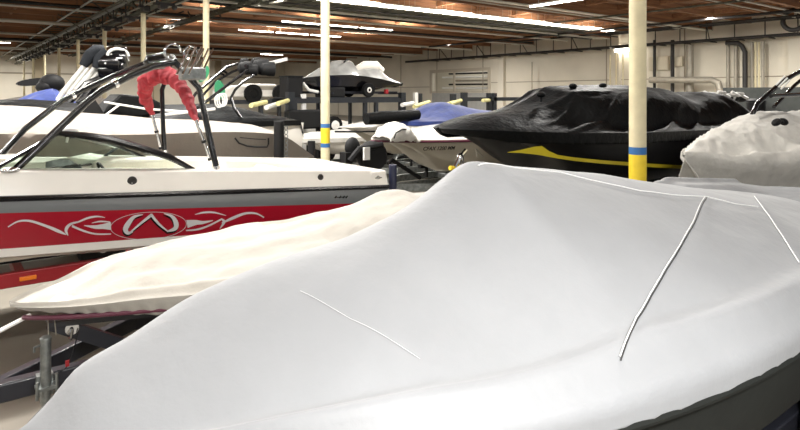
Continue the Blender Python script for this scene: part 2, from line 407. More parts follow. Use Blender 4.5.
g = MB(); [g.tube([(20, b, 6.36), (20, b, 7.4)], .012, 5) for b in (9, 11.5, 14, 16.5)]; g.build('hanger', LAMPW, lv)
# ---------------------------------------------------------------- right wall fittings
def wallbox(px0, py0, px1, py1, name, label, m, cat, dep=.25, a=A1):
    p = ona(px0, py0, a-dep); q = ona(px1, py1, a-dep)
    t = thing(name, label, cat, ((a-dep/2), (p.y+q.y)/2, min(p.z, q.z)))
    y0, y1 = sorted((p.y, q.y)); z0, z1 = sorted((p.z, q.z))
    MB().box(a-dep, a-.02, y0, y1, z0, z1).build('case', m, t, bevel=.02)
    MB().box(a-dep-.03, a-dep, y0+.06, y1-.06, z0+.06, z1-.06).build('door', m, t, bevel=.01)
    return t
CB = mat('cream_box_paint', (.66, .60, .46), .6)
wallbox(649, 57, 668, 70, 'electrical_box', 'cream electrical box on the right wall just right of the nearest column', CB, 'electrical box')
wallbox(671, 57, 682, 66, 'electrical_box', 'small cream electrical box on the right wall, right of the larger box', CB, 'electrical box')
for i, (px, y0, y1, r, m, lab) in enumerate([(654.5, 40, 92, .10, PIPEB, 'dark vertical pipe on the right wall, just right of the nearest column'),
    (672.5, 40, 92, .12, PIPEB, 'dark vertical pipe on the right wall between the two electrical boxes'),
    (690, 45, 92, .22, CONDUIT, 'broad tan downpipe on the right wall, right of the electrical boxes'),
    (728, 42, 96, .10, CONDUIT, 'tan vertical conduit on the right wall, left of the black elbow pipe'),
    (736, 42, 96, .12, CONDUIT, 'second tan vertical conduit left of the black elbow pipe'),
    (752, 42, 98, .08, CONDUIT, 'vertical conduit right of the black elbow pipe, first of four'),
    (755.5, 42, 98, .06, CREAM, 'pale vertical conduit, second of four right of the black elbow pipe'),
    (759, 42, 98, .06, CREAM, 'pale vertical conduit, third of four right of the black elbow pipe'),
    (763, 42, 98, .09, CONDUIT, 'vertical conduit, rightmost of four beside the black elbow pipe'),
    (610, 55, 92, .05, CREAM, 'thin pale conduit on the right wall left of the wall light'),
    (616, 52, 92, .05, CREAM, 'thin pale conduit on the right wall below the wall light'),
    (623, 54, 92, .05, CREAM, 'thin pale conduit close to the left of the nearest column'),
    (532, 62, 86, .04, JOINT, 'thin dark conduit drop on the blank right wall')]):
    p = ona(px, y0, A1-.55); q = ona(px, y1, A1-.55)
    pipe('wall_conduit', [p, (p.x, p.y, max(q.z, .1)-1.2)], r, m, lab)
e = [ona(726, 43, A1-1), ona(738, 43, A1-1), ona(742, 46, A1-1), ona(745, 52, A1-1), ona(745, 96, A1-1)]
for p in e[-2:]: p.y = e[-2].y
pipe('elbow_pipe', e, .14, PIPEB, 'black pipe that bends down the right wall in a round elbow')
e = [ona(650, 80, A1-1.1), ona(712, 80, A1-1.1), ona(718, 83, A1-1.1), ona(720, 92, A1-1.1)]
pipe('duct_pipe', e, .22, CONDUIT, 'fat tan horizontal pipe curving down behind the black covered boat')
p = ona(794, 20, A1-3); 
rr = MB().tube([p+Vector((0, .55*cos(t), .55*sin(t))) for t in [2*pi*k/20 for k in range(21)]], .13, 8).tube([p+Vector((0, 0, .5)), (p.x, p.y, 7.12)], .03, 6).build('ring_pipe', PIPEB); tag(rr, 'black ring shaped fitting under the roof at the far right', 'fitting')
# dark pipe brackets and braces where the roof meets the right wall
g = MB(); rd_ = random.Random(9)
for k in range(26):
    b = 3+k*1.7; g.bar((A1-.2, b, 5.9), (A1-1.9, b, 5.9), .06, .06); g.bar((A1-1.6, b, 5.9), (A1-1.6, b, 7.1), .05, .05)
    if k % 3 == 0: g.bar((A1-1.6, b, 7.0), (A1-.1, b+.5, 6.1), .05, .05)
struct('trim_%d' % n, g, PIPEB, smooth=0); n += 1
for i, (aa, z, r_, m, y0, y1) in enumerate(((33, 6.6, .08, PIPEB, 3, 40), (36, 6.7, .06, PIPEB, 3, 32), (28, 6.65, .05, GIRD, 2, 22))):
    pipe('roof_pipe', [(aa, y0, z), (aa, y1, z)], r_, m, ['dark pipe under the roof, in front of the right wall', 'thin dark pipe under the roof closest to the right wall', 'thin green grey pipe under the roof in front of the right wall'][i])
# items seen through the window opening
for k in range(5):
    z = wz0+.3+k*.36
    g = MB(); g.tube([(A1+1.0+.2*(k % 2), wb0+.3, z), (A1+1.0, wb1-.5-(k % 3), z+.05)], .09, 8)
    tag(g.build('stored_pipe', [WHITEM, PIPEB, CONDUIT][k % 3]), ['pale long pipe stored behind the wall opening, lowest', 'dark long pipe stored behind the wall opening, second from the bottom', 'tan long pipe in the middle of the wall opening', 'white long pipe stored behind the wall opening, second from the top', 'dark long pipe stored behind the wall opening, topmost'][k], 'pipe')
area((A1+1.6, (wb0+wb1)/2, 6.8), 60, 1, 5)
# low partition on the right
struct('wall_partition', MB().box(30, 30.2, 1, 13.5, 0, 2.85), GRL, smooth=0)
# ---------------------------------------------------------------- boats: generic makers
def shape(a, a0, a1, hb, fl=.42, pw=2.3, tr=.06):
    t = (a-a0)/(a1-a0); ex = .62
    if isinstance(fl, tuple): fl, pw, ex = fl
    if t < fl: h = hb*max(0, 1-(1-max(0, t)/fl)**pw)**ex
    else: h = hb*(1-tr*((t-fl)/(1-fl))**2)
    return h
def hull(parent, a0, a1, bc, hb, zr, zk, m, fl=.42, name='hull', rows=26, stripe=None, rake=.9, chine=.42, deck=True):
    """m list: [lower, upper]; zr = function of a"""
    g = MB(); R = []
    L = a1-a0
    for i in range(rows+1):
        t = (i/rows)**1.5; a = a0+L*t
        h = shape(a, a0, a1, hb, fl)+.004
        r = zr(a); k = zk+(r-zk)*max(0, 1-(a-a0)/(rake*1.6))**2.2
        # push the lower hull aft near the bow
        def P(s, f, dz):
            sh = (1-dz)*rake*.85*max(0, 1-(a-a0)/(L*.35))
            return Vector((min(a+sh, a1), bc+s*h*f**.55 if f > 0 else bc, k+(r-k)*dz))
        prof = [(0, 0), (.45, .14), (.80, .36), (.86, .42), (.93, .70), (1, 1)]
        row = [P(-1, f, dz) for f, dz in reversed(prof)]+[P(1, f, dz) for f, dz in prof[1:]]
        R.append(row)
    o = len(g.v); nn = len(R[0])
    for r_ in R: g.v += r_
    for i in range(rows):
        for k in range(nn-1):
            a = o+i*nn+k; side = k if k < nn//2 else nn-2-k
            g.cur = 1 if side <= 1 else 0
            g.face((a, a+1, a+1+nn, a+nn))
    g.cur = 1; g.face([o+rows*nn+k for k in range(nn)])
    if deck:
        for i in range(rows):
            a = o+i*nn; g.face((a, a+nn, a+nn+nn-1, a+nn-1))
    return g.build(name, m, parent, smooth=35)
def cover(a0, a1, bc, hb, zr, top, mats, name, label, fl=.42, na=90, nb=64, pwr=1.7, drop=.10, inset=.0, wr=.012, wf=5, fold=None, tr=.06, hem=.01, seed=0, end=.35, cat='boat cover', hemh=.0, over=.02, solid=.006, rk=0, dtaper=1.0, hf=31):
    """top(a,s)->z at normalised half-width s; rail z from zr(a)"""
    g = MB(); R = []
    for i in range(na+1):
        t = i/na; a = a0+(a1-a0)*(t**1.3)
        h = shape(a, a0, a1, hb, fl, tr=tr)+over
        r = zr(a); row = []
        nd = 7; dd = drop*(1 if dtaper >= 1 else min(1, dtaper+(a-a0)/1.0)); xs = rk*dd*max(0, 1-(a-a0)/1.5)
        for k in range(nd, 0, -1):        # near hem up to rail
            f = k/nd; row.append((a+xs*f, bc-h+inset*f+hem*sin(a*hf+seed+5*nz(a*2, seed))*f*f, r-dd*f+hemh*f*nz(a*4, 7+seed)))
        for k in range(nb+1):
            s = -1+2*k/nb
            z = top(a, s)
            if z is None: z = r
            z = max(z, r-.25)
            b = bc+s*h
            edge = min(1, (1-abs(s))*5)
            e2 = min(1, t*10)
            z += wr*edge*e2*(nz(a*wf*.5, b*wf*.7, seed)+.5*nz(a*wf*1.3, b*wf*2.1, seed+4))
            if fold: z += fold(a, b, s)*edge*e2
            row.append((a, b, z))
        for k in range(1, nd+1):
            f = k/nd; row.append((a+xs*f, bc+h-inset*f, r-dd*f))
        R.append(row)
    # stern drop
    last = R[-1]
    for k in range(1, 6):
        f = k/5; R.append([(a1+.015*k, y, z-(end*f if abs(y-bc) < hb*.99 else 0)*1.0) if z > zr(a1)-drop-.01 else (a1+.015*k, y, z) for (x, y, z) in last])
    g.grid(R)
    o = g.build(name, mats, None, smooth=60)
    tag(o, label, cat)
    if solid:
        m = o.modifiers.new('thickness', 'SOLIDIFY'); m.thickness = solid; m.offset = -1
    return o
def trailer(label, a_h, a0, a1, bc, z, m, kz, half=.8, wheels=2, wp=.68, group=None, jack=True, fender=True, name='boat_trailer', wr=.33, wz=None, armn=None, armf=None, winch=True, postz=.5):
    t = thing(name, label, 'trailer', ((a0+a1)/2, bc, 0 if wz is None else wz-wr), group)
    wzz = wr if wz is None else wz
    g = MB()
    for s in (-1, 1):
        g.bar((a0+.9, bc+s*half, z), (a1, bc+s*half, z), .08, .14)
        st = (armn if s < 0 else armf)
        st = a0-.1 if st is None else st
        g.bar((st, bc+s*.03, z), (a0+.95, bc+s*half, z), .08, .14)
    for f in (.25, .6, .97): g.bar((a0+.9+(a1-a0-.9)*f, bc-half, z-.02), (a0+.9+(a1-a0-.9)*f, bc+half, z-.02), .08, .1)
    g.build('frame', m, t, bevel=.01)
    g = MB(); g.bar((a_h, bc, z), (a0+1.6, bc, z-.01), .09, .12); g.build('tongue', m, t, bevel=.01)
    g = MB(); g.lathe((a_h-.1, bc, z+.02), (0,0,1), [(.03, -.05), (.06, -.02), (.06, .03), (.02, .06)]); g.build('coupler', GALV, t)
    for s in (-1, 1):
        g = MB(); g.bar((a0+1.3, bc+s*.55, kz+.09), (a1-.1, bc+s*.55, kz+.09), .1, .06)
        for a in (a0+1.5, a1-.4): g.bar((a, bc+s*.55, z), (a, bc+s*.55, kz+.07), .05, .05, (1,0,0))
        g.build('bunk', BLK, t)
    wa = a0+(a1-a0)*wp
    for s in (-1, 1):
        for k in range(wheels):
            x = wa+(k-(wheels-1)/2)*(2.2*wr)
            g = MB(); g.lathe((x, bc+s*(half+.2), wzz), (0,1,0), [(wr*.6, -.09), (wr*.93, -.10), (wr, -.06), (wr, .06), (wr*.93, .10), (wr*.6, .09)], 28)
            w_ = g.build('wheel', TYRE, t)
            g = MB(); g.lathe((x, bc+s*(half+.2), wzz), (0,1,0), [(wr*.61, -.07), (wr*.5, -.03), (wr*.2, -.10), (wr*.2, .10), (wr*.5, .03), (wr*.61, .07)], 20)
            g.build('rim', WHITEM, w_)
        if fender:
            W = wheels*wr*1.12+.05; P = []
            for k in range(13):
                th = pi*k/12; P.append((wa-W*cos(th), wzz+.02+(wr+.10)*min(1, sin(th)*1.5)))
            g = MB(); y0 = bc+s*(half+.2)-.13; g.grid([[(x, y0, zz), (x, y0+.26, zz)] for x, zz in P]); f_ = g.build('fender', m, t)
            md = f_.modifiers.new('thick', 'SOLIDIFY'); md.thickness = .01
    if winch:
        g = MB(); g.bar((a0+.15, bc, z), (a0-.05, bc, kz+postz), .08, .08, (0,1,0)); g.bar((a0-.05, bc, kz+postz-.1), (a0+.25, bc, kz+postz-.1), .05, .05); g.build('winch_post', m, t)
        g = MB(); g.lathe((a0+.05, bc-.1, kz+postz-.18), (0,1,0), [(.07, 0), (.07, .2)], 14); g.build('winch', GALV, t)
    if jack and wz is None:
        g = MB(); g.tube([(a_h+.5, bc-.08, .06), (a_h+.5, bc-.08, z+.35)], .03, 10); g.lathe((a_h+.5, bc-.12, .08), (0,1,0), [(.08, 0), (.08, .05)], 14); g.build('jack', GALV, t)
    return t
# ================================================================ BOAT C : foreground, grey cover
def zrC(a): return cr(a, [(.1, 1.36), (1.5, 1.36), (3.2, 1.35), (7.7, 1.38)])
RC = [(.1, 1.38)]
for px, py in [(24, 426), (49, 401), (78, 367), (130, 336), (176, 307), (200, 294), (240, 276), (280, 260), (320, 246), (352, 235), (392, 216), (420, 199), (440, 184), (456, 170), (470, 161), (500, 163), (560, 170), (620, 178), (660, 183), (700, 188), (735, 191), (755, 194), (778, 205), (800, 213)]:
    p = onb(px, py, 2.3); RC.append((p.x, p.z))
RC = [p for p in RC if p[0] >= .1]; RC = sorted(RC)+[(7.7, 1.46)]
def topC(a, s):
    r = zrC(a); rd = cr(a, RC); q = abs(s)
    p = cr(a, [(.1, 1.05), (1.2, 1.5), (1.7, 1.25), (2.6, 1.25), (4, 1.5), (7.7, 1.9)])
    if s > 0: p = cr(a, [(.1, .9), (2.3, .95), (3.2, 1.3), (7.7, 1.9)])
    q2 = sqrt(q*q+.0036)-.06
    tent = r+(rd-r)*(1-min(1, q2)**p)
    if a > 5.4 and s > .45:
        f = min(1, (a-5.4)/.8)*min(1, (s-.45)/.25); tent = tent*(1-f)+(1.57-.093*max(0, a-6.2))*f
    # soft gunwale ledge just inside the rail
    tent += .05*exp(-((q-.90)/.05)**2)*min(1, a)
    return tent
bC = thing('covered_boat', 'boat hull coloured dark for the shade under the big grey cover in the foreground', 'boat', (3.9, 2.3, .55))
FC = (.42, 2.3, .72)
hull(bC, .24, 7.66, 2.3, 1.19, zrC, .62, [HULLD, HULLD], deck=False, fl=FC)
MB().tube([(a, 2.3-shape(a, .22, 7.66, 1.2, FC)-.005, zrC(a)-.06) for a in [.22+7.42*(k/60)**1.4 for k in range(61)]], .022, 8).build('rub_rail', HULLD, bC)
covC = cover(.2, 7.7, 2.3, 1.2, zrC, topC, CLOTHG, 'boat_cover', 'large light grey fabric cover stretched over the foreground boat', fl=FC, na=150, nb=90, wr=.012, wf=2.6, drop=.05, inset=.0, hem=.002, seed=2, end=.5)
def onC(a, s, off=.010):
    h = shape(a, .2, 7.7, 1.2, FC, tr=.06)+.02
    return Vector((a, 2.3+s*h, topC(a, s)+.012*min(1, (1-abs(s))*5)*(nz(a*1.3, (2.3+s*h)*1.82, 2)+.5*nz(a*3.38, (2.3+s*h)*5.46, 6))+off))
def seamC(name, pts, r, m, label=None, n=60):
    P = []
    for (a0_, s0_), (a1_, s1_) in zip(pts, pts[1:]):
        for k in range(n): P.append(onC(a0_+(a1_-a0_)*k/n, s0_+(s1_-s0_)*k/n))
    P.append(onC(*pts[-1])); o = MB().tube(P, r, 6).build(name, m, covC, label=label); return o
def Cpix(px, py):
    """point of the cover seen at a pixel, by marching down the ray"""
    X = (px-CX)/FPX; best = None; d = 1.2
    while d < 9:
        a = d*(C_*X+S_); b = d*(C_-S_*X); z = EYE-(py-HORI)*d/FPX
        if .2 < a < 7.6:
            h = shape(a, .2, 7.7, 1.2, FC)+.02; s = (b-2.3)/h
            if abs(s) < 1 and z <= topC(a, s)+.004: return (a, s)
        d += .004
    return None
def seamP(name, pix, r, m, label=None):
    q = [Cpix(*p) for p in pix]; q = [p for p in q if p]
    return seamC(name, q, r, m, label, n=14)
seamP('seam', [(478, 167), (520, 169), (560, 173), (600, 182), (640, 192), (672, 197), (705, 198), (735, 205), (758, 208)], .0035, SEAM, 'pale lengthwise seam')
seamP('zip_seam', [(705, 198), (693, 222), (680, 246), (665, 271), (650, 296), (636, 320), (627, 340), (620, 358)], .003, SEAM, 'white corded cross seam')
seamP('zip_seam', [(707, 199), (695, 223), (682, 247), (667, 272), (652, 297), (638, 321), (629, 341), (621, 362)], .0028, DSEAM, 'dark line beside the cross seam')
seamP('seam', [(754, 197), (765, 212), (777, 229), (789, 247), (799, 263)], .0035, SEAM, 'pale seam at the far right')
seamP('seam', [(250, 262), (300, 292), (350, 320), (420, 360)], .0006, SEAM, 'faint crossing seam')
trailer('dark boat trailer under the grey covered foreground boat', -1.6, .2, 7.2, 2.3, .45, BLKM, .60, half=.8, wheels=2, winch=False)
# ================================================================ BOAT B : ivory cover
BB = 4.85
def zrB(a): return cr(a, [(.4, 1.07), (1.3, 1.12), (3.5, 1.10), (5.3, 1.06)])
FB = (.5, 1.8, .78)
RB_old = [(.4, 1.10), (.8, 1.20), (1.2, 1.29), (1.69, 1.385), (2.3, 1.44), (2.9, 1.49), (3.3, 1.54), (3.62, 1.575), (4.0, 1.53), (4.5, 1.47), (5.3, 1.50)]
RB = sorted((onb(x, y, BB).x, onb(x, y, BB).z-.012) for x, y in [(15, 302), (35, 297), (58, 294), (87, 280), (116, 261), (150, 252), (203, 243), (250, 233), (300, 222), (340, 210), (370, 198), (395, 190), (415, 192.5), (440, 189)])+[(5.3, 1.5)]
def topB(a, s):
    r = zrB(a); rd = cr(a, RB); q = abs(s)
    f = 1-(sqrt(q*q+.006)-.077)**cr(a, [(.4, 1.1), (1.5, 1.15), (3, 1.3), (5, 1.6)] if s < 0 else [(.4, .9), (3, .95), (5, 1.2)])
    return r+(rd-r)*f-.035*exp(-((q-.62)/.15)**2)*(1 if a > 2.6 else 0)+.03*exp(-((q-.86)/.06)**2)
bB = thing('covered_boat', 'white hulled boat with maroon trim under the ivory cover, bow pointing left', 'boat', (3, BB, .6))
hull(bB, .42, 5.25, BB, 1.02, zrB, .68, [GEL, GEL], rake=.9, fl=FB)
MB().tube([(a, BB-shape(a, .42, 5.25, 1.03, FB)-.0, zrB(a)-.085) for a in [.45+4.75*(k/60)**1.3 for k in range(61)]], .016, 8).build('rub_rail', PURP, bB)
covB = cover(.38, 5.3, BB, 1.06, zrB, topB, CLOTHB, 'boat_cover', 'ivory fabric cover with a gathered hem over the low boat before the red boat', fl=FB, dtaper=.25, rk=1.2, hf=70, na=330, nb=70, wr=.022, wf=4.5, drop=.12, inset=.02, hem=.012, seed=11, end=.5,
    fold=lambda a, b, s: .012*sin((a*1.2+b*2.4)*4+3*nz(a, b))*max(0, -s-.2)*0+.02*nz(a*1.5, b*6, 3))
TB = thing('boat_trailer', 'black boat trailer with a galvanised jack under the ivory covered boat', 'trailer', (2.5, BB, 0))
zt = .50
g = MB(); g.bar((-.9, BB, zt), (1.8, BB, zt), .10, .13); g.build('tongue', BLKM, TB, bevel=.012)
g = MB(); g.bar((.28, BB+.04, zt), (1.35, BB+.78, zt), .08, .13); g.bar((.95, BB-.04, zt), (1.7, BB-.78, zt), .08, .13)
for s in (-1, 1): g.bar((1.3 if s > 0 else 1.65, BB+s*.78, zt), (5.0, BB+s*.78, zt), .08, .13)
for a in (2.2, 3.6, 4.9): g.bar((a, BB-.8, zt-.02), (a, BB+.8, zt-.02), .08, .1)
g.build('frame', BLKM, TB, bevel=.01)
g = MB(); g.bar((1.25, BB, .52), (.62, BB, .90), .10, .06, (0,1,0)); g.bar((.60, BB-.05, .905), (1.7, BB-.3, .86), .05, .035); g.bar((.60, BB+.05, .905), (1.7, BB+.3, .80), .05, .035); g.build('winch_post', BLKM, TB)
g = MB(); g.lathe((.74, BB-.08, .85), (0,1,0), [(.045, 0), (.045, .16)], 14); g.tube([(.74, BB-.09, .85), (.72, BB-.14, .80)], .012, 6); g.build('winch', CHROME, TB)
jp = onb(45, 352, BB-.1)
g = MB(); x, y = jp.x, BB-.13
g.tube([(x, y, .10), (x, y, .50)], .026, 16); g.tube([(x, y, .40), (x, y, .835)], .034, 18); g.lathe((x, y, .835), (0,0,1), [(.038, 0), (.036, .012), (.02, .022)], 16)
jk = g.build('jack', GALV, TB)
g = MB(); g.box(x-.05, x+.05, y+.02, y+.09, .44, .58); g.tube([(x-.055, y-.045, .45), (x-.055, y-.045, .57)], .01, 6); g.tube([(x+.06, y-.04, .43), (x+.06, y-.04, .60)], .012, 6); g.box(x-.06, x+.06, y-.05, y+.05, .50, .52); g.build('bracket', GALV, jk)
g = MB(); g.tube([(x-.035, y, .80), (x-.07, y-.02, .80), (x-.07, y-.02, .77)], .009, 6); g.build('crank', GALV, jk)
g = MB(); g.box(x-.09, x+.09, y-.09, y+.09, .0, .02); g.tube([(x, y, .0), (x, y, .12)], .03, 12); g.build('foot', GALV, jk)
for s in (-1, 1):
    g = MB(); g.bar((1.8, BB+s*.45, .70), (5.0, BB+s*.45, .70), .1, .05); [g.bar((a, BB+s*.45, zt), (a, BB+s*.45, .69), .05, .05, (1,0,0)) for a in (2.1, 4.7)]; g.build('bunk', BLK, TB)
    g = MB(); g.lathe((3.6, BB+s*.97, .3), (0,1,0), [(.18, -.08), (.28, -.09), (.3, -.06), (.3, .06), (.28, .09), (.18, .08)], 28); w_ = g.build('wheel', TYRE, TB)
    MB().lathe((3.6, BB+s*.97, .3), (0,1,0), [(.18, -.06), (.08, -.09), (.08, .09), (.18, .06)], 20).build('rim', WHITEM, w_)
g = MB()
for dx in (0, .035):
    P = [Vector((x+.02+dx*1.3, y+.02, .84)), Vector((x+.02+dx, y+.05, 1.0))]; g.tube(P, .004, 5)
tag(g.build('tie_strap', CONDUIT), 'thin pair of cords hanging from the ivory cover hem to the trailer jack', 'cord')
q0 = Vector((x+.07, y, .60)); q1 = Vector((.78, BB-.1, .84))
g = MB(); g.tube([q0.lerp(q1, t)-Vector((0, 0, .10*sin(pi*t))) for t in [k/12 for k in range(13)]], .004, 5)
kb = g.build('safety_cable', BLK); tag(kb, 'thin sagging breakaway cable with a red tag beside the trailer jack', 'cable')
m_ = q0.lerp(q1, .45)-Vector((0, 0, .10)); MB().box(m_.x-.012, m_.x+.012, m_.y-.006, m_.y+.006, m_.z, m_.z+.04).build('tag', REDM, kb, label='small red tag')
g = MB(); g.bar((.50, BB, .98), (-.5, BB-.05, .62), .05, .012); tag(g.build('winch_strap', WHITEM), 'white webbing strap leading left from the ivory covered bow', 'strap')
# ================================================================ BOAT A : red, grey and white wakeboard boat
BA, HA = 7.5, 1.05
def hA(a):
    if a < .4: return HA*max(0, 1-((.4-a)/2.5)**2.6)
    return HA-.05*((a-.4)/4.4)**2
zrA = lambda a: 1.57-.0688*(a-.42)+(.02*(.42-a) if a < .42 else 0)
ztA = lambda a: 1.80-.0757*(a-.42)-(.03*(.42-a) if a < .42 else 0)
def zoff(a): return [(0, 0), (-.135-.02*(a-.42), 1), (-.435, 2), (-.52, 3)]
def bsA(a, z):   # outer side near, relative inset
    dz = zrA(a)-z
    return BA-hA(a)+(.10*dz/.43 if dz > 0 else .05*(-dz)/.22)
ST = [-2.1+.0*i for i in range(0)]+[-2.1+2.5*(i/24)**.7 for i in range(24)]+[.4+4.38*i/24 for i in range(25)]
bA = thing('wakeboard_boat', 'uncovered white wakeboard boat with grey and red side stripes and black tower', 'boat', (1.4, BA, .8))
g = MB(); R = []
for a in ST:
    h = hA(a); r = zrA(a); half = []
    for z in (ztA(a), r+.02, r, r-.135-.02*(a-.42), r-.475, r-.555):
        dz = r-z; half.append((max(0, h-(.10*dz/.43 if dz > 0 else .05*(-dz)/.22)), z))
    half.append((max(0, h-.35), r-.63)); half.append((max(0, h*.05), r-.74+(.35*max(0, (.0-a)/2.1)**2)))
    row = [(a, BA-w_, z) for w_, z in half]+[(a, BA+w_, z) for w_, z in reversed(half)]
    R.append(row)
o_ = 0; nn = len(R[0])
for r_ in R: g.v += [Vector(p) for p in r_]
mi = [0, 1, 2, 3, 0, 4, 4, 4, 4, 4, 0, 3, 2, 1, 0]
for i in range(len(R)-1):
    for k in range(nn-1):
        g.cur = mi[k] if k < len(mi) else 0
        a = i*nn+k; g.face((a, a+1, a+1+nn, a+nn))
g.cur = 0; g.face([(len(R)-1)*nn+k for k in range(nn)])
g.build('hull', [GEL, BLACK, GREY, RED, GELIN], bA, smooth=30)
# rub rail
for s in (-1, 1):
    g = MB(); g.tube([(a, BA+s*(hA(a)+.004), zrA(a)-.002) for a in ST], .027, 8); g.build('rub_rail', BLACK, bA)
# deck
g = MB(); CI = [a for a in ST if a >= .3]
def cap(a0_, a1_, s):
    rows_ = []
    for k in range(31):
        a = a0_+(a1_-a0_)*k/30; h = hA(a)-.05; z = ztA(a)
        rows_.append([(a, BA+s*h, z-.004), (a, BA+s*(h-.015), z+.014), (a, BA+s*(h-.10), z+.026), (a, BA+s*(h-.22), z+.02), (a, BA+s*(h-.25), z-.02), (a, BA+s*(h-.27), .98)])
    return rows_
for s in (-1, 1): g.grid(cap(.2, 4.6, s))
rows_ = []
for a in ST:      # bow deck
    if a <= .32: h = max(0, hA(a)-.05*min(1, hA(a))); z = ztA(a); rows_.append([(a, BA+h*q, z-.004+.05*(1-q*q)) for q in [-1+k/6 for k in range(13)]])
g.grid(rows_)
g.box(.28, .36, BA-.82, BA+.82, 1.1, 1.78)
g.build('deck', GEL, bA, smooth=35)
g = MB(); g.box(.3, 4.6, BA-.8, BA+.8, .94, .97); g.build('cockpit_floor', FLOORBOAT, bA)
# sundeck and seats
g = MB(); g.box(3.75, 4.76, BA-.78, BA+.78, 1.0, 1.38); g.build('engine_hatch', GELIN, bA, bevel=.05)
g = MB(); g.box(4.5, 4.78, BA-.98, BA+.98, 1.2, ztA(4.6)+.005); g.build('transom_deck', GEL, bA, bevel=.03)
def seatp(x0, x1, y0, y1, z0, z1, nm='seat'):
    g = MB(); g.box(x0, x1, y0, y1, z0, z1); return g.build(nm, GELIN, bA, bevel=.04)
seatp(1.7, 3.7, BA+.25, BA+.78, .97, 1.32); seatp(1.5, 2.5, BA+.62, BA+.80, 1.32, 1.68, 'backrest')
seatp(2.9, 3.72, BA-.78, BA+.2, .97, 1.30); seatp(3.56, 3.74, BA-.78, BA+.6, 1.30, 1.50, 'backrest')
seatp(1.7, 2.2, BA-.70, BA-.2, .97, 1.35); seatp(2.1, 2.25, BA-.70, BA-.2, 1.35, 1.58, 'backrest')
g = MB(); g.box(1.0, 1.3, BA-.78, BA-.15, 1.0, 1.70); g.box(1.0, 1.3, BA+.15, BA+.78, 1.0, 1.70); g.build('dashboard', BLK, bA, bevel=.05)
g = MB(); c = Vector((1.42, BA-.45, 1.62)); ax = Vector((1, 0, .5)).normalized(); e1 = Vector((0,1,0)); e2 = ax.cross(e1)
g.tube([c+(e1*cos(t)+e2*sin(t))*.17 for t in [2*pi*k/24 for k in range(25)]], .014, 6)
for t in (0, 2.1, 4.2): g.tube([c, c+(e1*cos(t)+e2*sin(t))*.17], .01, 6)
g.build('steering_wheel', BLK, bA)
# windshield
wp_ = [(58, 133.5), (85, 135.5), (108, 139), (134, 146), (169, 157), (200, 173)]
near_top = []
for i, (px, py) in enumerate(wp_):
    bb = BA-HA+.16-.06*i/5+.08; p = onb(px, py, bb); near_top.append(p)
near_base = [onb(-14, 174, BA-HA+.12), near_top[-1].copy()]
near_base[1].z -= .015
pt = near_top; b0, b1 = near_base
fb0, ft, fb1 = onb(93, 164, BA+.8), onb(119, 147, BA+.8), onb(147, 158.5, BA+.8)
g = MB(); g.prism([b0]+pt+[b1], (0, -.006, 0)); g.build('side_window', GLASS, bA, smooth=20)
g = MB(); g.tube(pt, [.028, .034, .040, .040, .036, .02], 8); g.tube([b0, b1], .032, 8); g.tube([b0, pt[0]], .020, 8)
g.build('side_window_frame', BLACK, bA)
g = MB(); g.prism([b0, pt[0], ft], (.005, 0, .002)); g.prism([b0, ft, fb0], (.005, 0, .002)); g.build('windscreen', GLASS, bA, smooth=20)
g = MB(); g.tube([pt[0], ft], .022, 8); g.tube([ft, fb0], .018, 8); g.tube([b0+Vector((0, 0, -.02)), fb0], .016, 8); g.build('windscreen_frame', BLACK, bA)
g = MB(); g.prism([fb0, ft, fb1], (0, .006, 0)); g.build('far_side_window', GLASS, bA, smooth=20)
g = MB(); g.tube([ft, fb1], .020, 8); g.tube([fb0, fb1], .018, 8); g.build('far_side_window_frame', BLACK, bA)
# rear-view mirror
mp_ = onb(69, 130.5, BA-HA+.35); mr = thing('rear_view_mirror', None, None, tuple(mp_)); mr.parent = bA; mr.location = mp_-Vector(bA.location)
bpy.data.objects.remove(mr)
g = MB(); g.ell(mp_, (.09, .10, .055)); g.tube([mp_, mp_+Vector((-.02, 0, -.12))], .012, 6); g.build('mirror', WHITEM, bA, label='white rear view mirror')
# tower
nb_, fb_ = BA-HA+.16, BA+HA-.2
armL = [onb(px, py, nb_+.25*i/7) for i, (px, py) in enumerate([(13, 172), (50, 137), (88, 101), (101, 91), (129, 76.5), (153, 66.5), (175, 62)])]
armU = [onb(px, py, fb_) for (px, py) in [(1, 155), (25, 129), (63, 100), (83, 90), (112, 76.5), (145, 63.5), (172, 59)]]
tw = MB()
for P in (armL, armU): tw.tube(P, .036, 12)
tN, tF = armL[-1], armU[-1]
leg_n = [tN, onb(199, 88, nb_+.2), onb(208, 130, nb_+.05), onb(216, 166, nb_-.0)]
leg_f = [tF, onb(162, 90, fb_), onb(163, 125, fb_), onb(164.5, 150, fb_)]
tw.tube(leg_n, .034, 12); tw.tube(leg_f, .03, 12)
tw.tube([tN, tN.lerp(tF, .5)+Vector((-.02, 0, .05)), tF], .035, 12)
tw.tube([armL[5], armU[5]], .025, 10)
tw.build('tower', BLACK, bA)
for p, q in ((armU[2], armU[3]), (armL[3], armL[4])):
    c = p.lerp(q, .5); d = (q-p).normalized()*.02; MB().tube([c-d, c+d], .05, 12).build('tower_collar', CHROME, bA)
for p in (armL[0], leg_n[-1], leg_f[-1], armU[0]):
    g = MB(); g.tube([p, p+Vector((0, 0, -.09))], .042, 12); g.box(p.x-.06, p.x+.06, p.y-.035, p.y+.035, p.z-.14, p.z-.07); g.build('tower_foot', CHROME, bA)
for s_ in (.3, .8):
    g = MB(); p = tN.lerp(tF, s_)+Vector((-.22, 0, -.02)); g.lathe(p, (1, 0, .1), [(.02, -.12), (.07, -.09), (.09, 0), (.09, .10), (.07, .11)], 18); g.build('tower_speaker', BLACK, bA)
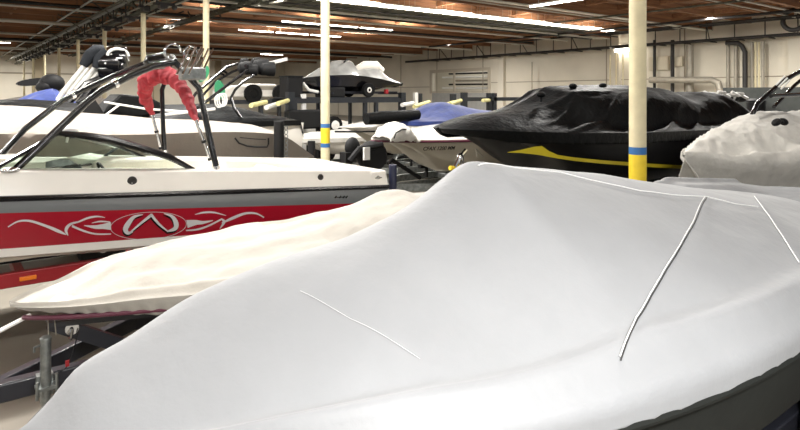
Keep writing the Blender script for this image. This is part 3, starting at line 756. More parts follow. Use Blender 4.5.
def rack(c, m1=CHROME):
    g = MB()
    for k in range(3):
        o2 = Vector((.05*k, -.05*k+.05, 0)); g.tube([c+o2+Vector((-.10, -.06, -.14)), c+o2+Vector((.08, .04, .18))], .013, 8)
    g.tube([c+Vector((-.16+.09*cos(t), -.08, .10+.09*sin(t))) for t in [k*pi/8 for k in range(13)]], .014, 8)
    g.build('board_rack', m1, bA); return g
rack(tN+Vector((.10, -.05, .0))); rack(tF+Vector((.35, -.1, -.02)))
g = MB(); g.box(tN.x+.05, tN.x+.32, tN.y-.1, tN.y+.06, tN.z-.20, tN.z-.06); g.build('rack_mount', GALV, bA, bevel=.02)
# fittings on the near side
for (px, py, r_) in ((133, 181.5, .04), (323, 178, .035)):
    g = MB(); p = onb(px, py, 6.45); b_ = bsA(p.x, p.z); g.lathe((p.x, b_+.01, p.z), (0, -1, 0), [(r_*1.2, 0), (r_*1.2, .012), (r_*.8, .02), (r_*.5, .014)], 16); g.build('through_hull_fitting', PIPEB, bA)
p = onb(379, 178, 6.5); b_ = bsA(p.x, p.z)
g = MB(); g.lathe((p.x, b_+.01, p.z), (0, -1, 0), [(.055, 0), (.05, .01), (.02, .014)], 18); g.ell((p.x, b_-.01, p.z), (.06, .012, .014)); g.build('cleat', CHROME, bA)
p = onb(10, 178, 6.5); b_ = bsA(p.x, p.z)
g = MB(); g.ell((p.x, bsA(p.x, p.z)+.0, ztA(p.x)+.02), (.08, .03, .03)); g.build('cleat', CHROME, bA)
# side graphics: real thin decals on the sloped red side
def onA(px, py, off=.004):
    b = 6.5
    for _ in range(6):
        p = onb(px, py, b); b = bsA(p.x, p.z)-off
    return onb(px, py, b)
def ribbon(g, pts, w, off=.004, n=8):
    """pts pixel polyline, w list of widths (px)"""
    P = []; m = len(pts)
    def cm(t, arr):
        x = t*(m-1); i = min(int(x), m-2); f = x-i
        p0 = arr[max(i-1, 0)]; p1 = arr[i]; p2 = arr[i+1]; p3 = arr[min(i+2, m-1)]
        return .5*((2*p1)+(-p0+p2)*f+(2*p0-5*p1+4*p2-p3)*f*f+(-p0+3*p1-3*p2+p3)*f**3)
    xs = [p[0] for p in pts]; ys = [p[1] for p in pts]; N = n*(m-1)
    for k in range(N+1):
        t = k/N; x, y = cm(t, xs), cm(t, ys); e = .002
        dx = cm(min(1, t+e), xs)-cm(max(0, t-e), xs); dy = cm(min(1, t+e), ys)-cm(max(0, t-e), ys); l = math.hypot(dx, dy) or 1
        ww = max(.3, cm(t, w))*.5; P.append([onA(x-dy/l*ww, y+dx/l*ww, off), onA(x+dy/l*ww, y-dx/l*ww, off)])
    g.grid(P)
g = MB()
ribbon(g, [(8, 227), (18, 221.5), (30, 221), (46, 226), (58, 231), (66, 234.5)], [1.2, 1.6, 2.2, 2.6, 3.2, 1])
ribbon(g, [(68, 235.5), (66, 230), (70, 224.5), (80, 221)], [.8, 3, 2.6, .5])
ribbon(g, [(68, 225), (78, 222), (88, 218), (97, 216.5), (105, 217.5)], [.8, 1.6, 2, 1.6, .5])
ribbon(g, [(72, 226), (84, 231), (96, 234), (111, 234)], [2.2, 2, 1.6, 1.2])
ribbon(g, [(84, 225.5), (95, 227), (103, 226.5), (111, 226)], [.6, 3.5, 5, 8])
ribbon(g, [(92, 223), (100, 221.5), (110, 222)], [.6, 1.5, 1])
g.build('silver_swoosh', SILV, bA, label='silver swoosh left of the emblem'); g = MB()
ribbon(g, [(264, 217.5), (256, 213.5), (245, 213.5), (233, 218), (222, 223)], [1, 1.6, 2.2, 2.8, 1.4])
ribbon(g, [(220, 228.5), (224, 222), (221, 218.5)], [.6, 2.8, 1])
ribbon(g, [(226, 215.5), (214, 212.5), (204, 212.5), (195, 214.5)], [.5, 1.6, 1.8, .5])
ribbon(g, [(221, 219.5), (208, 226), (197, 229.5), (186, 230.5)], [1.6, 1.8, 1.8, 1.2])
ribbon(g, [(213, 220.5), (203, 222.5), (196, 222.5), (187, 224)], [.6, 3, 5, 8])
g.build('silver_swoosh', SILV, bA, label='silver swoosh right of the emblem')
g = MB()
ex, ey = 148.5, 225.8
ribbon(g, [(ex+38*cos(t), ey-.05*38*cos(t)+13.6*sin(t)) for t in [2*pi*k/32 for k in range(33)]], [.45]*33, .005, 2)
g.build('oval_outline', SILV, bA)
def emb(dx, dy, o, m):
    g = MB()
    ribbon(g, [(143+dx, 214.5+dy), (134+dx, 217+dy), (128+dx, 224+dy), (125.5+dx, 229.5+dy), (128+dx, 233+dy), (133+dx, 231.5+dy)], [.6, 3, 5, 5, 3.4, 1.2], o)
    ribbon(g, [(129+dx, 233.5+dy), (140+dx, 224+dy), (152+dx, 214.5+dy)], [1.2, 2.2, 2.8], o)
    ribbon(g, [(151+dx, 214.5+dy), (159+dx, 224+dy), (168+dx, 231.5+dy)], [2.8, 2.2, 1.2], o)
    ribbon(g, [(164+dx, 213.5+dy), (172+dx, 216.5+dy), (176+dx, 223+dy), (175+dx, 228.5+dy), (167+dx, 231.5+dy)], [.6, 3, 4.8, 4, 1.2], o)
    return g.build('oval_emblem', m, bA)
emb(-.6, 1.9, .0045, BLACK); emb(0, 0, .007, SILV)
g = MB()
for k, px in enumerate((335, 339.5, 343, 346)):
    ribbon(g, [(px, 198.2), (px+1.5, 195.8)], [1.1, 1.1]); 
ribbon(g, [(334.5, 197.6), (347, 197)], [.6, .6]); g.build('small_lettering', BLACK, bA)
# red bimini boot (bundled canopy) arching across the boat
arch = [(152.5, 115), (147, 103), (144.8, 92), (146.5, 82), (154, 76), (165, 75), (175, 78), (182, 88), (188, 100), (193, 112), (196.5, 122)]
P = []; rad = []
for i, (px, py) in enumerate(arch):
    b = fb_-.05+(nb_+.25-fb_)*i/(len(arch)-1); P.append(onb(px, py, b)); 
Pq = []; rq = []
RR = [.035, .075, .105, .125, .13, .13, .12, .10, .085, .07, .03]
RR = [r_*.86 for r_ in RR]
for i in range(len(P)-1):
    for k in range(8):
        t = k/8; p0 = P[max(i-1, 0)]; p1 = P[i]; p2 = P[i+1]; p3 = P[min(i+2, len(P)-1)]
        Pq.append(.5*((2*p1)+(-p0+p2)*t+(2*p0-5*p1+4*p2-p3)*t*t+(-p0+3*p1-3*p2+p3)*t**3)); rq.append((RR[i]+(RR[i+1]-RR[i])*t)*(.9+.07*sin((i*8+k)*1.4+2*nz(i, k*.3))))
Pq.append(P[-1]); rq.append(.03)
g = MB(); g.tube(Pq, rq, 20)
for v in g.v: v += Vector((nz(v.x*9, v.y*9, v.z*9), 0, nz(v.x*9, v.y*9, v.z*9+9)))*.03
bo = g.build('bimini_boot', CLOTHR, smooth=80); tag(bo, 'red fabric boot bundled round the folded canopy arch over the wakeboard boat', 'canopy boot')
for (pa, pb, bq) in (((151.5, 112), (161, 149), fb_), ((196, 120), (210.5, 160), nb_+.12)):
    g = MB(); q0, q1 = onb(*pa, bq), onb(*pb, bq); g.tube([q0, q1], .019, 10); o = g.build('canopy_pole', CHROME, bA)
    g = MB(); [g.tube([q0.lerp(q1, f), q0.lerp(q1, f+.06)], .028, 10) for f in (.5, .94)]; g.build('collar', BLK, o)
# trailer A red
TA = trailer('red boat trailer with an orange marker light under the red striped wakeboard boat', -3.2, -1.6, 4.6, BA, .745, REDM, .87-.06, half=.72, wheels=2, wp=.7, winch=False, jack=False, armn=-1.5, armf=-1.5, wr=.33)
g = MB(); p = onb(28, 278, BA-.72-.045); g.box(p.x-.07, p.x+.07, p.y-.015, p.y+.01, p.z-.02, p.z+.02); g.build('marker_light', LENS, TA, label='orange marker light', bevel=.006)
g = MB(); q = onb(391, 188, BA-HA+.35); g.tube([(4.95, 6.62, .5), (4.95, 6.62, 1.28), (4.95, 6.62, 1.54)], [.05, .055, .055], 12)
g.bar((4.95, 6.62, .74), (4.5, 6.75, .74), .05, .05); g.build('guide_post', NAVY, TA, label='dark navy padded guide post')
# ================================================================ BOAT K : black boat, black cover
BK, HK = 6.2, 1.25
def zrK(a): return cr(a, [(5.45, 2.04), (7, 1.97), (9, 1.92), (12, 1.88), (14.6, 1.78)])
RK_old = [(5.45, 2.06), (6.0, 2.17), (6.64, 2.27), (7.1, 2.36), (7.45, 2.50), (7.75, 2.61), (8.3, 2.65), (9.2, 2.67), (10.1, 2.66), (10.7, 2.58), (11.15, 2.47), (11.6, 2.53), (12.0, 2.565), (12.6, 2.54), (13.3, 2.36), (14.0, 2.08), (14.6, 1.84)]
RK = sorted((onb(x, y, BK).x, onb(x, y, BK).z) for x, y in [(440, 127.5), (452, 122), (470, 116), (500, 111), (526, 104), (543, 93.5), (549, 88.5), (560, 87), (600, 86), (630, 87), (648, 89), (655, 92), (662, 96), (672, 95), (685, 92.5), (700, 93), (706, 96), (715, 104), (730, 114), (743, 124)])
def topK(a, s):
    r = zrK(a); rd = cr(a, RK); q = abs(s); f = max(0, min(1, (a-6.9)/1.2))
    e = 2.0+1.2*f
    low = r+.16*(1-q*q)
    if q < .72: m = 1-(q/.72)**3
    else: m = 0
    zz = (low+(rd-low)*m**.75) if m > 0 else low
    tent = r+(rd-r)*(1-q**2)
    return tent*(1-f)+zz*f
def foldK(a, b, s):
    w = exp(-((a-8.0)/1.3)**2)
    c = a-3.0*(s+.6) if s < -.45 else a*.3+b*2.0
    w2 = min(1, max(0, (a-6.6)/.8))*min(1, max(0, (11.2-a)/1.2)); w3 = min(1, max(0, (a-10.8)/1))
    pl = 1-abs(sin(c*3.4+1.6*nz(c*.8, a*.3, 2))); pl2 = 1-abs(sin(c*7.3+2*nz(c, a*.3, 6)))
    w2 *= (.25 if abs(s) < .55 else min(1, .25+(abs(s)-.55)*7))
    return w2*(.13*pl**1.5+.035*pl2**1.5-.07)+w3*(.10*abs(nz(a*1.1+s*1.2, s*1.5, 3))+.03*(1-abs(sin(a*3+s*4)))**2-.03)+.012*nz(a*2.2, b*2.5, 8)
bK = thing('powerboat', 'big black powerboat with a yellow side stripe under a black cover', 'boat', (10, BK, .8))
hull(bK, 5.48, 14.55, BK, HK-.01, lambda a: zrK(a)-.02, .95, [BHULL, BHULL], rake=1.7, rows=34)
cK = cover(5.42, 14.62, BK, HK, zrK, topK, CLOTHK, 'boat_cover', 'black draped cover with pleats over the big black powerboat', na=190, nb=110, wr=.012, wf=4, fold=foldK, drop=.16, inset=.02, hem=.008, rk=1.3, dtaper=.4, seed=21, end=.5)
for (px, py) in ((573, 85.5), (603, 85), (541, 94)):
    g = MB(); p = onb(px, py, BK-.25); g.ell(p+Vector((0, 0, -.01)), (.09, .05, .045)); g.tube([p, p+Vector((0, 0, -.12))], .02, 6); g.build('support_cap', CLOTHK, cK)
def hside(a, z, a0=5.48, a1=14.55, bc=BK, hb=HK, zrf=lambda a: zrK(a)-.02, zk=.95, off=.012, fl=.42):
    h = shape(a, a0, a1, hb, fl)+.004; r = zrf(a); k = zk; u = (z-k)/(r-k)
    prof = [(0, 0), (.45, .14), (.80, .36), (.86, .42), (.93, .70), (1, 1)]
    for (f0, d0), (f1, d1) in zip(prof, prof[1:]):
        if u <= d1: w0 = f0**.55 if f0 else 0; w1 = f1**.55; f = w0+(w1-w0)*(u-d0)/(d1-d0); return bc-h*f-off
    return bc-h-off
def onH(px, py, **k):
    b = k.get('bc', BK)-1
    for _ in range(14):
        p = onb(px, py, b); nb = hside(p.x, p.z, **k); b = b+(nb-b)*.6
    return onb(px, py, b)
tp = [(507, 152.2), (520, 150), (535, 146.5), (542, 146), (549, 151), (558, 155), (575, 157.5), (600, 160), (640, 163), (665, 164.5), (700, 166)]
bt = [(508, 152.6), (520, 153), (535, 154.5), (542, 155.5), (549, 157), (558, 158.5), (575, 161), (600, 163.5), (640, 166.5), (665, 168), (700, 169.5)]
g = MB(); R = []
for i in range(len(tp)-1):
    for k in range(6):
        t = k/6; R.append([onH(tp[i][0]+(tp[i+1][0]-tp[i][0])*t, tp[i][1]+(tp[i+1][1]-tp[i][1])*t), onH(bt[i][0]+(bt[i+1][0]-bt[i][0])*t, bt[i][1]+(bt[i+1][1]-bt[i][1])*t)])
g.grid(R); o = g.build('yellow_stripe', YELG, bK); 
trailer('black boat trailer under the big black powerboat, yellow strap at its winch', 4.6, 5.9, 13.9, BK, .62, BLKM, .90, half=.85, wheels=3, winch=False)
g = MB(); p0 = Vector((5.75, BK-.05, 1.45)); 
g.bar((5.9, BK, .6), (5.6, BK, 1.4), .1, .1, (0,1,0)); g.build('winch_post', BLKM, None)
wpn = COL.objects[-1]; tag(wpn, 'black winch post standing under the bow of the black powerboat', 'winch post')
g = MB(); q0, q1 = onb(466, 150, BK-.1), onb(454, 169, BK-.1)
g.tube([q0, q0.lerp(q1, .5)+Vector((-.04, 0, 0)), q1], .03, 8); g.ell(q0.lerp(q1, .5), (.06, .05, .09)); tag(g.build('bow_winch', CHROME), 'chrome winch and strap hook under the black powerboat bow', 'winch')
g = MB(); q0, q1 = onb(450, 168, BK-.1), onb(461, 168.5, BK-.1); g.tube([q0, q1], .032, 10); tag(g.build('yellow_roller', YEL), 'short yellow roller beside the winch at the black powerboat bow', 'roller')
g = MB(); [g.tube([onb(476, 149, BK-.1), onb(481+2*k, 157, BK-.1)], .012, 6) for k in (-2, 1)]; tag(g.build('tow_chain', CONDUIT), 'tan safety chain hanging at the black powerboat bow', 'chain')
# ================================================================ BOAT E : white-grey cover at right
BE, HE = 3.9, 1.08
FE = (.5, 1.5, .9)
def zrE(a): return cr(a, [(7.6, 1.72), (8.3, 1.60), (9.5, 1.58), (14, 1.55)])
RE = [(7.6, 1.74), (7.75, 1.82), (8.0, 1.91), (8.6, 2.02), (9.0, 2.08), (9.36, 2.19), (9.8, 2.21), (11.4, 2.2), (12.5, 2.1), (14, 1.8)]
def topE(a, s):
    r = zrE(a); rd = cr(a, RE); return r+(rd-r)*(1-(sqrt(s*s+.01)-.1)**1.25)+.05*exp(-((abs(s)-.9)/.07)**2) if abs(s) < 1 else r
bE = thing('covered_boat', 'boat hull wrapped in a rumpled white grey cover at the right edge', 'boat', (11, BE, .6))
hull(bE, 7.95, 13.9, BE, HE-.14, lambda a: zrE(a)-.01, .70, [GEL, GEL], fl=FE)
cE = cover(7.58, 14, BE, HE, zrE, topE, CLOTHW, 'boat_cover', 'rumpled white grey cover over the boat at the right edge', fl=FE, na=130, nb=70, wr=.05, wf=5, rk=.5, drop=.85, inset=.45, hem=.02, seed=31, end=.8,
   fold=lambda a, b, s: .07*(1-abs(sin(a*2.1+b*2.6+2*nz(a, b))))**3+.05*abs(nz(a*1.4+b*1.8, b*.8, 1))-.03)
p = onb(780, 122, BE-.75)
g = MB()
for s in (-1, 1): g.ell(p+Vector((s*.11, 0, 0)), (.10, .05, .045), rot=Matrix.Rotation(s*.25, 3, 'Y'))
g.ell(p, (.05, .05, .03)); g.build('vent_bow', BLK, cE, label='black bow shaped vent')
tE = MB(); t0, t1 = onb(757, 104, BE), onb(806, 68, BE)
tE.tube([t0-Vector((.2, 0, .2)), t0, t0.lerp(t1, .5)+Vector((0, 0, .06)), t1], .035, 10); tE.tube([onb(771, 96, BE-.3), onb(806, 94, BE-.3)], .03, 10)
tE.tube([onb(774, 107, BE+.2), onb(795, 85, BE+.2), onb(806, 76, BE+.2)], .03, 10)
tE.build('tower', BLACK, bE)
g = MB()
for k in range(3): q = onb(776+2.5*k, 85+2*k, BE-.1); g.tube([q, q+Vector((.12, -.08, .14))], .014, 6)
g.build('board_rack', WHITEM, bE)
trailer('dark trailer under the rumpled white grey covered boat at the right edge', 6.9, 7.9, 13.5, BE, .5, BLKM, .66, half=.72, winch=False, jack=False)
# ================================================================ BOAT F : white bowrider, shade put into its beige hull colour, with registration number
BF, HF = 9.1, 1.15
FF = (.5, 1.7, .85)
def zrF(a): return cr(a, [(6.3, 1.68), (7.5, 1.66), (12, 1.66)])
bF = thing('bowrider_boat', 'white bowrider, its hull coloured beige as in shade, with black registration lettering, bow left of the black boat', 'boat', (9, BF, .8))
hull(bF, 6.3, 12.6, BF, HF, zrF, .95, [HULLB, HULLB], rake=1.0, rows=34, fl=FF)
MB().tube([(a, BF-shape(a, 6.3, 12.6, HF, FF)-.006, zrF(a)-.03) for a in [6.3+6.2*(k/50)**1.4 for k in range(51)]], .022, 8).build('rub_rail', PURP, bF)
g = MB(); R = []
for k in range(41):
    a = 6.3+6.3*(k/40)**1.3; h = max(.001, shape(a, 6.3, 12.6, HF, FF)-.03); f = cr(a, [(6.3, .02), (7.2, .16), (8.6, .24), (12.6, .26)])
    R.append([(a, BF+h*q, zrF(a)+f*(1-abs(q)**5)) for q in [-1+j/10 for j in range(21)]])
g.grid(R); g.build('deck', GEL, bF)
txt = bpy.data.curves.new('registration', 'FONT'); txt.body = 'CFAX 1200 MM'; txt.size = .16; txt.extrude = .002; txt.shear = .3; txt.offset = .003
to = bpy.data.objects.new('registration', txt); COL.objects.link(to); bpy.context.view_layer.update()
me = bpy.data.meshes.new_from_object(to); bpy.data.objects.remove(to)
kF = dict(fl=FF, a0=6.3, a1=12.6, bc=BF, hb=HF, zrf=zrF, zk=.95, off=.012)
q0, q1 = onH(422.5, 150.5, **kF), onH(455, 149.5, **kF); w0 = max(v.co.x for v in me.vertices)
for v in me.vertices:
    t = v.co.x/w0; x_, y_, z_ = v.co; hh = y_*(q1.x-q0.x)/w0*1.12
    a = q0.x+(q1.x-q0.x)*t; z = q0.z+(q1.z-q0.z)*t+hh; v.co = Vector((a, hside(a, z, **kF)-.004-z_*.5, z))-Vector(bF.location)
me.materials.append(BLK); lt = bpy.data.objects.new('registration_number', me); lt.parent = bF; COL.objects.link(lt)
# canvas bundle on its bow
c = onb(394, 131, BF-.28); g = MB(); R = []
for i in range(33):
    u = i/32; ang = pi*u
    R.append([Vector((c.x-.30+.72*u+.05*nz(u*9, v_), c.y-.30*cos(pi*v_), c.z-.17+.34*sin(pi*v_)**.6*sin(pi*min(1, u*1.15+.02))**.5+.05*nz(u*7, v_*6, 3))) for v_ in [j/20 for j in range(21)]])
g.grid(R); ob = g.build('canvas_bundle', CLOTHW); tag(ob, 'heaped off white canvas lying on the bow of the bowrider', 'canvas'); md = ob.modifiers.new('s', 'SOLIDIFY'); md.thickness = .02
g = MB(); g.tube([onb(394, 138.5, BF-.58), onb(396, 133, BF-.58), onb(402, 129.5, BF-.57), onb(408, 129, BF-.5)], .012, 6); g.build('edge_cord', BLK, ob)
TF = trailer('grey boat trailer with black winch gear under the bowrider', 5.4, 6.6, 12, BF, .78, GALV, .92, half=.8, winch=False)
g = MB(); c = onb(372, 156, BF-.2)
g.lathe(c, (.2, 1, 0), [(.12, -.1), (.24, -.12), (.27, -.08), (.27, .08), (.24, .12), (.12, .1)], 24)
g.tube([c+Vector((.15, -.1, .2)), c+Vector((-.35, -.1, .15)), c+Vector((-.55, -.1, -.05))], .06, 8); g.tube([c+Vector((-.45, 0, .25)), c+Vector((-.05, 0, -.35))], .05, 8)
g.ell(c+Vector((-.42, 0, .18)), (.15, .1, .18)); g.box(c.x-.62, c.x-.5, c.y-.1, c.y+.1, c.z-.3, c.z+.1); g.build('winch_gear', BLK, TF)
g = MB(); p = onb(367, 153, BF-.5); g.box(p.x-.07, p.x+.05, p.y-.02, p.y+.02, p.z-.12, p.z+.10); g.build('white_panel', WHITEM, TF)
g = MB(); g.tube([onb(388, 164, BF-.2), onb(392, 160, BF-.2), onb(420, 178, BF-.2)], .04, 8); g.build('bow_roller_arm', BLK, TF)
# ================================================================ BOAT G : with blue cover
BG = 12.1
def zrG(a): return 1.74
bG = thing('runabout_boat', 'white runabout with a dark band, bow beside the second column', 'boat', (10, BG, .9))
hull(bG, 7.35, 14, BG, 1.15, zrG, 1.0, [HULLB, GELIN], rake=1.0, fl=FF)
MB().tube([(a, BG-shape(a, 7.35, 14, 1.15, FF)-.006, 1.64) for a in [7.35+6.6*(k/50)**1.4 for k in range(51)]], .02, 8).build('rub_rail', BLK, bG)
g = MB(); R = []
for k in range(41):
    a = 7.35+6.6*(k/40)**1.3; h = max(.001, shape(a, 7.35, 14, 1.15, FF)-.03)
    R.append([(a, BG+h*q, 1.74+(.12*min(1, (a-7.35)))*(1-abs(q)**4)) for q in [-1+j/10 for j in range(21)]])
g.grid(R); g.build('deck', GEL, bG)
trailer('grey trailer under the white runabout beside the second column', 6.4, 7.7, 13.4, BG, .7, GALV, .95, half=.75, winch=False)
cover(8.6, 13.9, BG, 1.05, lambda a: 1.86, lambda a, s: 1.86+cr(a, [(8.6, .0), (9.2, .10), (9.7, .10), (10.4, .42), (11.0, .40), (12.0, .22), (13.9, .1)])*(1-abs(s)**2), CLOTHBL, 'boat_cover', 'blue peaked cover over the white runabout beyond the bowrider', fl=.2, na=60, nb=30, drop=.1, wr=.03, seed=41, end=.2)
g = MB(); q0, q1 = onb(366, 119, BG-.7), onb(418, 114.5, BG-.7); g.tube([q0, q0.lerp(q1, .3), q1], [.14, .16, .12], 12); tag(g.build('rolled_canopy', CLOTHK), 'rolled black canopy lying along the white runabout near the blue cover', 'canopy')
# ================================================================ low white boats beyond, covered
def gen_boat(a0, a1, bc, hb, zr, zt, cm, hm, lab_b, lab_c, lab_t, zk=.8, prof=None, seed=0, fl=.42):
    t = thing('covered_boat', lab_b, 'boat', ((a0+a1)/2, bc, zk))
    hull(t, a0+.03, a1-.03, bc, hb-.02, lambda a: zr-.02, zk, [hm, hm], rows=20, fl=fl)
    L = a1-a0; prof = prof or [(0, .02), (.15, .2), (.4, .45), (.6, .95), (.7, 1), (.85, .6), (1, .4)]
    pr = [(a0+L*f, zr+(zt-zr)*h) for f, h in prof]
    c = cover(a0, a1, bc, hb, lambda a: zr, lambda a, s: zr+(cr(a, pr)-zr)*(1-abs(s)**2.2), cm, 'boat_cover', lab_c, na=50, nb=26, drop=.12, wr=.04, wf=4, seed=seed, end=.3, fl=fl)
    trailer(lab_t, a0-1.3, a0+.3, a1-.4, bc, .45, GALV, zk-.05, half=.72, winch=False, jack=False)
    return t, c
gen_boat(7.6, 13.5, 15.2, 1.1, 1.30, 1.75, CLOTHW, GEL, 'low white boat under a pale cover beyond the second column', 'pale cover with a low peak over the low white boat beyond the second column', 'trailer under the low white boat beyond the second column', zk=.75, seed=51)
gen_boat(7.9, 13.0, 20.5, 1.1, 1.25, 1.7, CLOTHW, GEL, 'far white boat under a pale cover below the storage rack', 'pale cover over the far white boat below the storage rack', 'trailer under the far white boat below the storage rack', zk=.75, seed=52)
# ================================================================ D1: taupe covered boat behind the wakeboard boat
BD = 10.45
def zrD(a): return cr(a, [(-4, 2.08), (0, 2.02), (2, 1.93), (4.55, 1.83), (5.25, 1.42)])
RD = [(-4, 2.1), (-2, 2.25), (-.5, 2.38), (.5, 2.36), (1.2, 2.30), (2, 2.20), (3.2, 2.08), (4.2, 2.0), (4.6, 1.92), (5.25, 1.46)]
bD = thing('covered_boat', 'taupe covered boat directly behind the red striped wakeboard boat', 'boat', (1, BD, .7))
hull(bD, -3.95, 5.1, BD, 1.12, lambda a: zrD(a)-.05, .8, [GEL, GEL])
cD = cover(-4, 5.25, BD, 1.15, zrD, lambda a, s: zrD(a)+(cr(a, RD)-zrD(a))*(1-abs(s)**2.2), CLOTHT, 'boat_cover', 'taupe canvas cover stretched over the boat behind the wakeboard boat', na=110, nb=50, wr=.02, wf=3, drop=.50, inset=.04, hem=.012, seed=61, end=.6)
g = MB()
def dN(px, py): return onb(px, py, BD-1.17)
P = [(235, 138), (239, 143), (247, 146), (257, 147), (267, 147), (268.5, 144), (268.5, 138)]
g.tube([dN(*p) for p in P], .014, 6); g.tube([dN(240, 137.5), dN(255, 139), dN(266, 139.5)], .007, 6); g.build('flap_piping', BLK, cD)
trailer('trailer under the taupe covered boat', -5, -3.5, 4.9, BD, .5, GALV, .75, half=.8, winch=False, jack=False)
# rolled straps / post seen in front of D1 stern: ladder post
g = MB(); p = onb(279, 150, 9.0); g.tube([(p.x, p.y, .0), (p.x, p.y, 1.2), (p.x, p.y, onb(279, 121, 9.0).z)], .085, 12)
po = g.build('guide_post', BLK); tag(po, 'tall black guide post with a chain beyond the wakeboard boat side', 'guide post')
g = MB(); 
for k in range(9): z = 1.40+k*.07; g.tube([Vector((p.x+.09+.03*cos(t), p.y-.075, z+.035*sin(t))) for t in [2*pi*j/8 for j in range(9)]], .008, 5)
g.build('chain', GALV, po)
g = MB(); p = onb(312, 150, 11.0); p = onb(311.5, 150, 10.9); g.tube([(p.x, p.y, 0), (p.x, p.y, onb(311.5, 141, 10.9).z)], .08, 12); tag(g.build('guide_post', BLK), 'short thick black guide post left of the second column', 'guide post')
# ================================================================ D2: black covered boat with tower
B2 = 13.5
bD2 = thing('covered_boat', 'white hulled boat under a black cover behind the taupe covered boat', 'boat', (2, B2, .8))
hull(bD2, -2.6, 6.7, B2, 1.15, lambda a: 1.86, .85, [GELIN, GEL])
cover(-2.6, 6.6, B2, 1.17, lambda a: 1.92, lambda a, s: 1.92+cr(a, [(-2.6, .05), (0, .35), (1.0, .48), (2.2, .42), (3.2, .34), (4.8, .38), (5.8, .2), (6.6, .02)])*(1-abs(s)**2.4), CLOTHK, 'boat_cover', 'black cover over the boat carrying the second tower with speakers', na=80, nb=40, wr=.04, wf=3, drop=.12, seed=71, end=.3)
g = MB()
for sft in (0, 1):
    bb = B2-.9+1.8*sft; off = (-3, -2) if sft else (0, 0)
P1 = [(196, 93), (227, 67), (243, 62.5)]; P1b = [(203, 95), (215, 82), (232, 72), (247, 66)]
P2 = [(203, 104), (230, 83), (248, 70)]; P2b = [(231, 98), (235, 90), (243, 82), (254, 75)]
g.tube([onb(x, y, B2+.9) for x, y in P1], .035, 8); g.tube([onb(x, y, B2+.9) for x, y in P1b], .03, 8)
g.tube([onb(x, y, B2-.9) for x, y in P2], .035, 8); g.tube([onb(x, y, B2-.9) for x, y in P2b], .03, 8)
g.tube([onb(231, 98, B2-.9), onb(234, 108, B2-.95), onb(248, 127, B2-1.0)], .035, 8)
g.tube([onb(196, 93, B2+.9), onb(186, 108, B2+.9)], .035, 8); g.tube([onb(203, 104, B2-.9), onb(190, 113, B2-.9)], .035, 8)
for k in range(2): g.tube([onb(219+k*4, 73-k*2, B2+.9), onb(224+k*3, 75-k*2, B2+.9)], .03, 6)
g.tube([onb(246, 66, B2-.8), onb(252, 64, B2+.9)], .04, 8)
g.build('tower', BLACK, bD2)
for (px, py, bb, r_) in ((246, 68, B2-.3, .16), (253, 70, B2-.4, .13), (262, 67, B2-.3, .20), (257, 62, B2+.5, .12), (269, 69, B2-.5, .17), (245, 62, B2+.4, .10)):
    g = MB(); p = onb(px, py, bb); g.lathe(p, (1, -.3, 0), [(.04, -r_*1.2), (r_*.8, -r_*.9), (r_, 0), (r_, r_*.7), (r_*.8, r_*.8)], 18); g.build('tower_speaker', BLK, bD2)
g = MB(); p0, p1 = onb(268, 63.5, B2), onb(287, 59, B2); g.bar(p0, p1, .05, .08); tag(g.build('antenna_blade', WHITEM), 'thin white blade sticking out right of the second tower speakers', 'antenna')
g = MB()
for k in range(3): q = onb(219+2*k, 101-.6*k, B2-1.0); g.tube([q+Vector((.09*cos(t), 0, .14*sin(t))) for t in [2*pi*j/10 for j in range(11)]], .016, 6)
g.build('board_rack', WHITEM, bD2)
trailer('trailer under the black covered boat with the second tower', -4, -2.2, 6.3, B2, .5, GALV, .8, half=.8, winch=False, jack=False)
def board(pix, bb, m, label, w=.22):
    p0, p1 = onb(*pix[0], bb), onb(*pix[1], bb); d = p1-p0; n_ = Vector((0, 1, 0)).cross(d).normalized(); P = []
    for k in range(24):
        t = 2*pi*k/24; P.append(p0+d*(.5+.5*cos(t))+n_*w*sin(t)*(1-.25*cos(t)**4))
    g = MB(); g.prism(P, (0, .03, 0)); o = g.build('wakeboard', m, bevel=.008); return tag(o, label, 'wakeboard')
board(((208, 66), (200, 82)), 13.0, GREEN, 'green wakeboard upright in the rack on the wakeboard boat tower', .10)
board(((218, 80), (222, 99)), 13.2, GREEN, 'green wakeboard lower, behind the third column', .12)
cn = thing('folded_canopy', 'flat black folded canopy on a white frame, left of the red canopy boot', 'canopy', tuple(onb(130, 115, 12.0)))
g = MB(); g.prism([onb(x, y, 11.9) for x, y in [(102, 116), (108, 106), (121, 94), (150, 97), (163, 104), (162, 113), (140, 117)]], (0, .9, 0)); g.build('canopy_cloth', CLOTHK, cn, bevel=.03)
g = MB(); g.tube([onb(104, 102, 11.8), onb(146, 109, 11.8), onb(190, 112, 11.8)], .02, 6); g.tube([onb(103, 117, 11.8), onb(120, 104.5, 11.8)], .02, 6); g.tube([onb(163, 115, 11.8), onb(215, 109, 11.8)], .03, 6); g.build('frame', WHITEM, cn)
g = MB(); g.bar(onb(84, 98, 12.0), onb(100, 123, 12.0), .25, .25, (0, 1, 0)); tag(g.build('tower_strut', BLK), 'thick black strut leaning behind the wakeboard boat windscreen', 'strut')
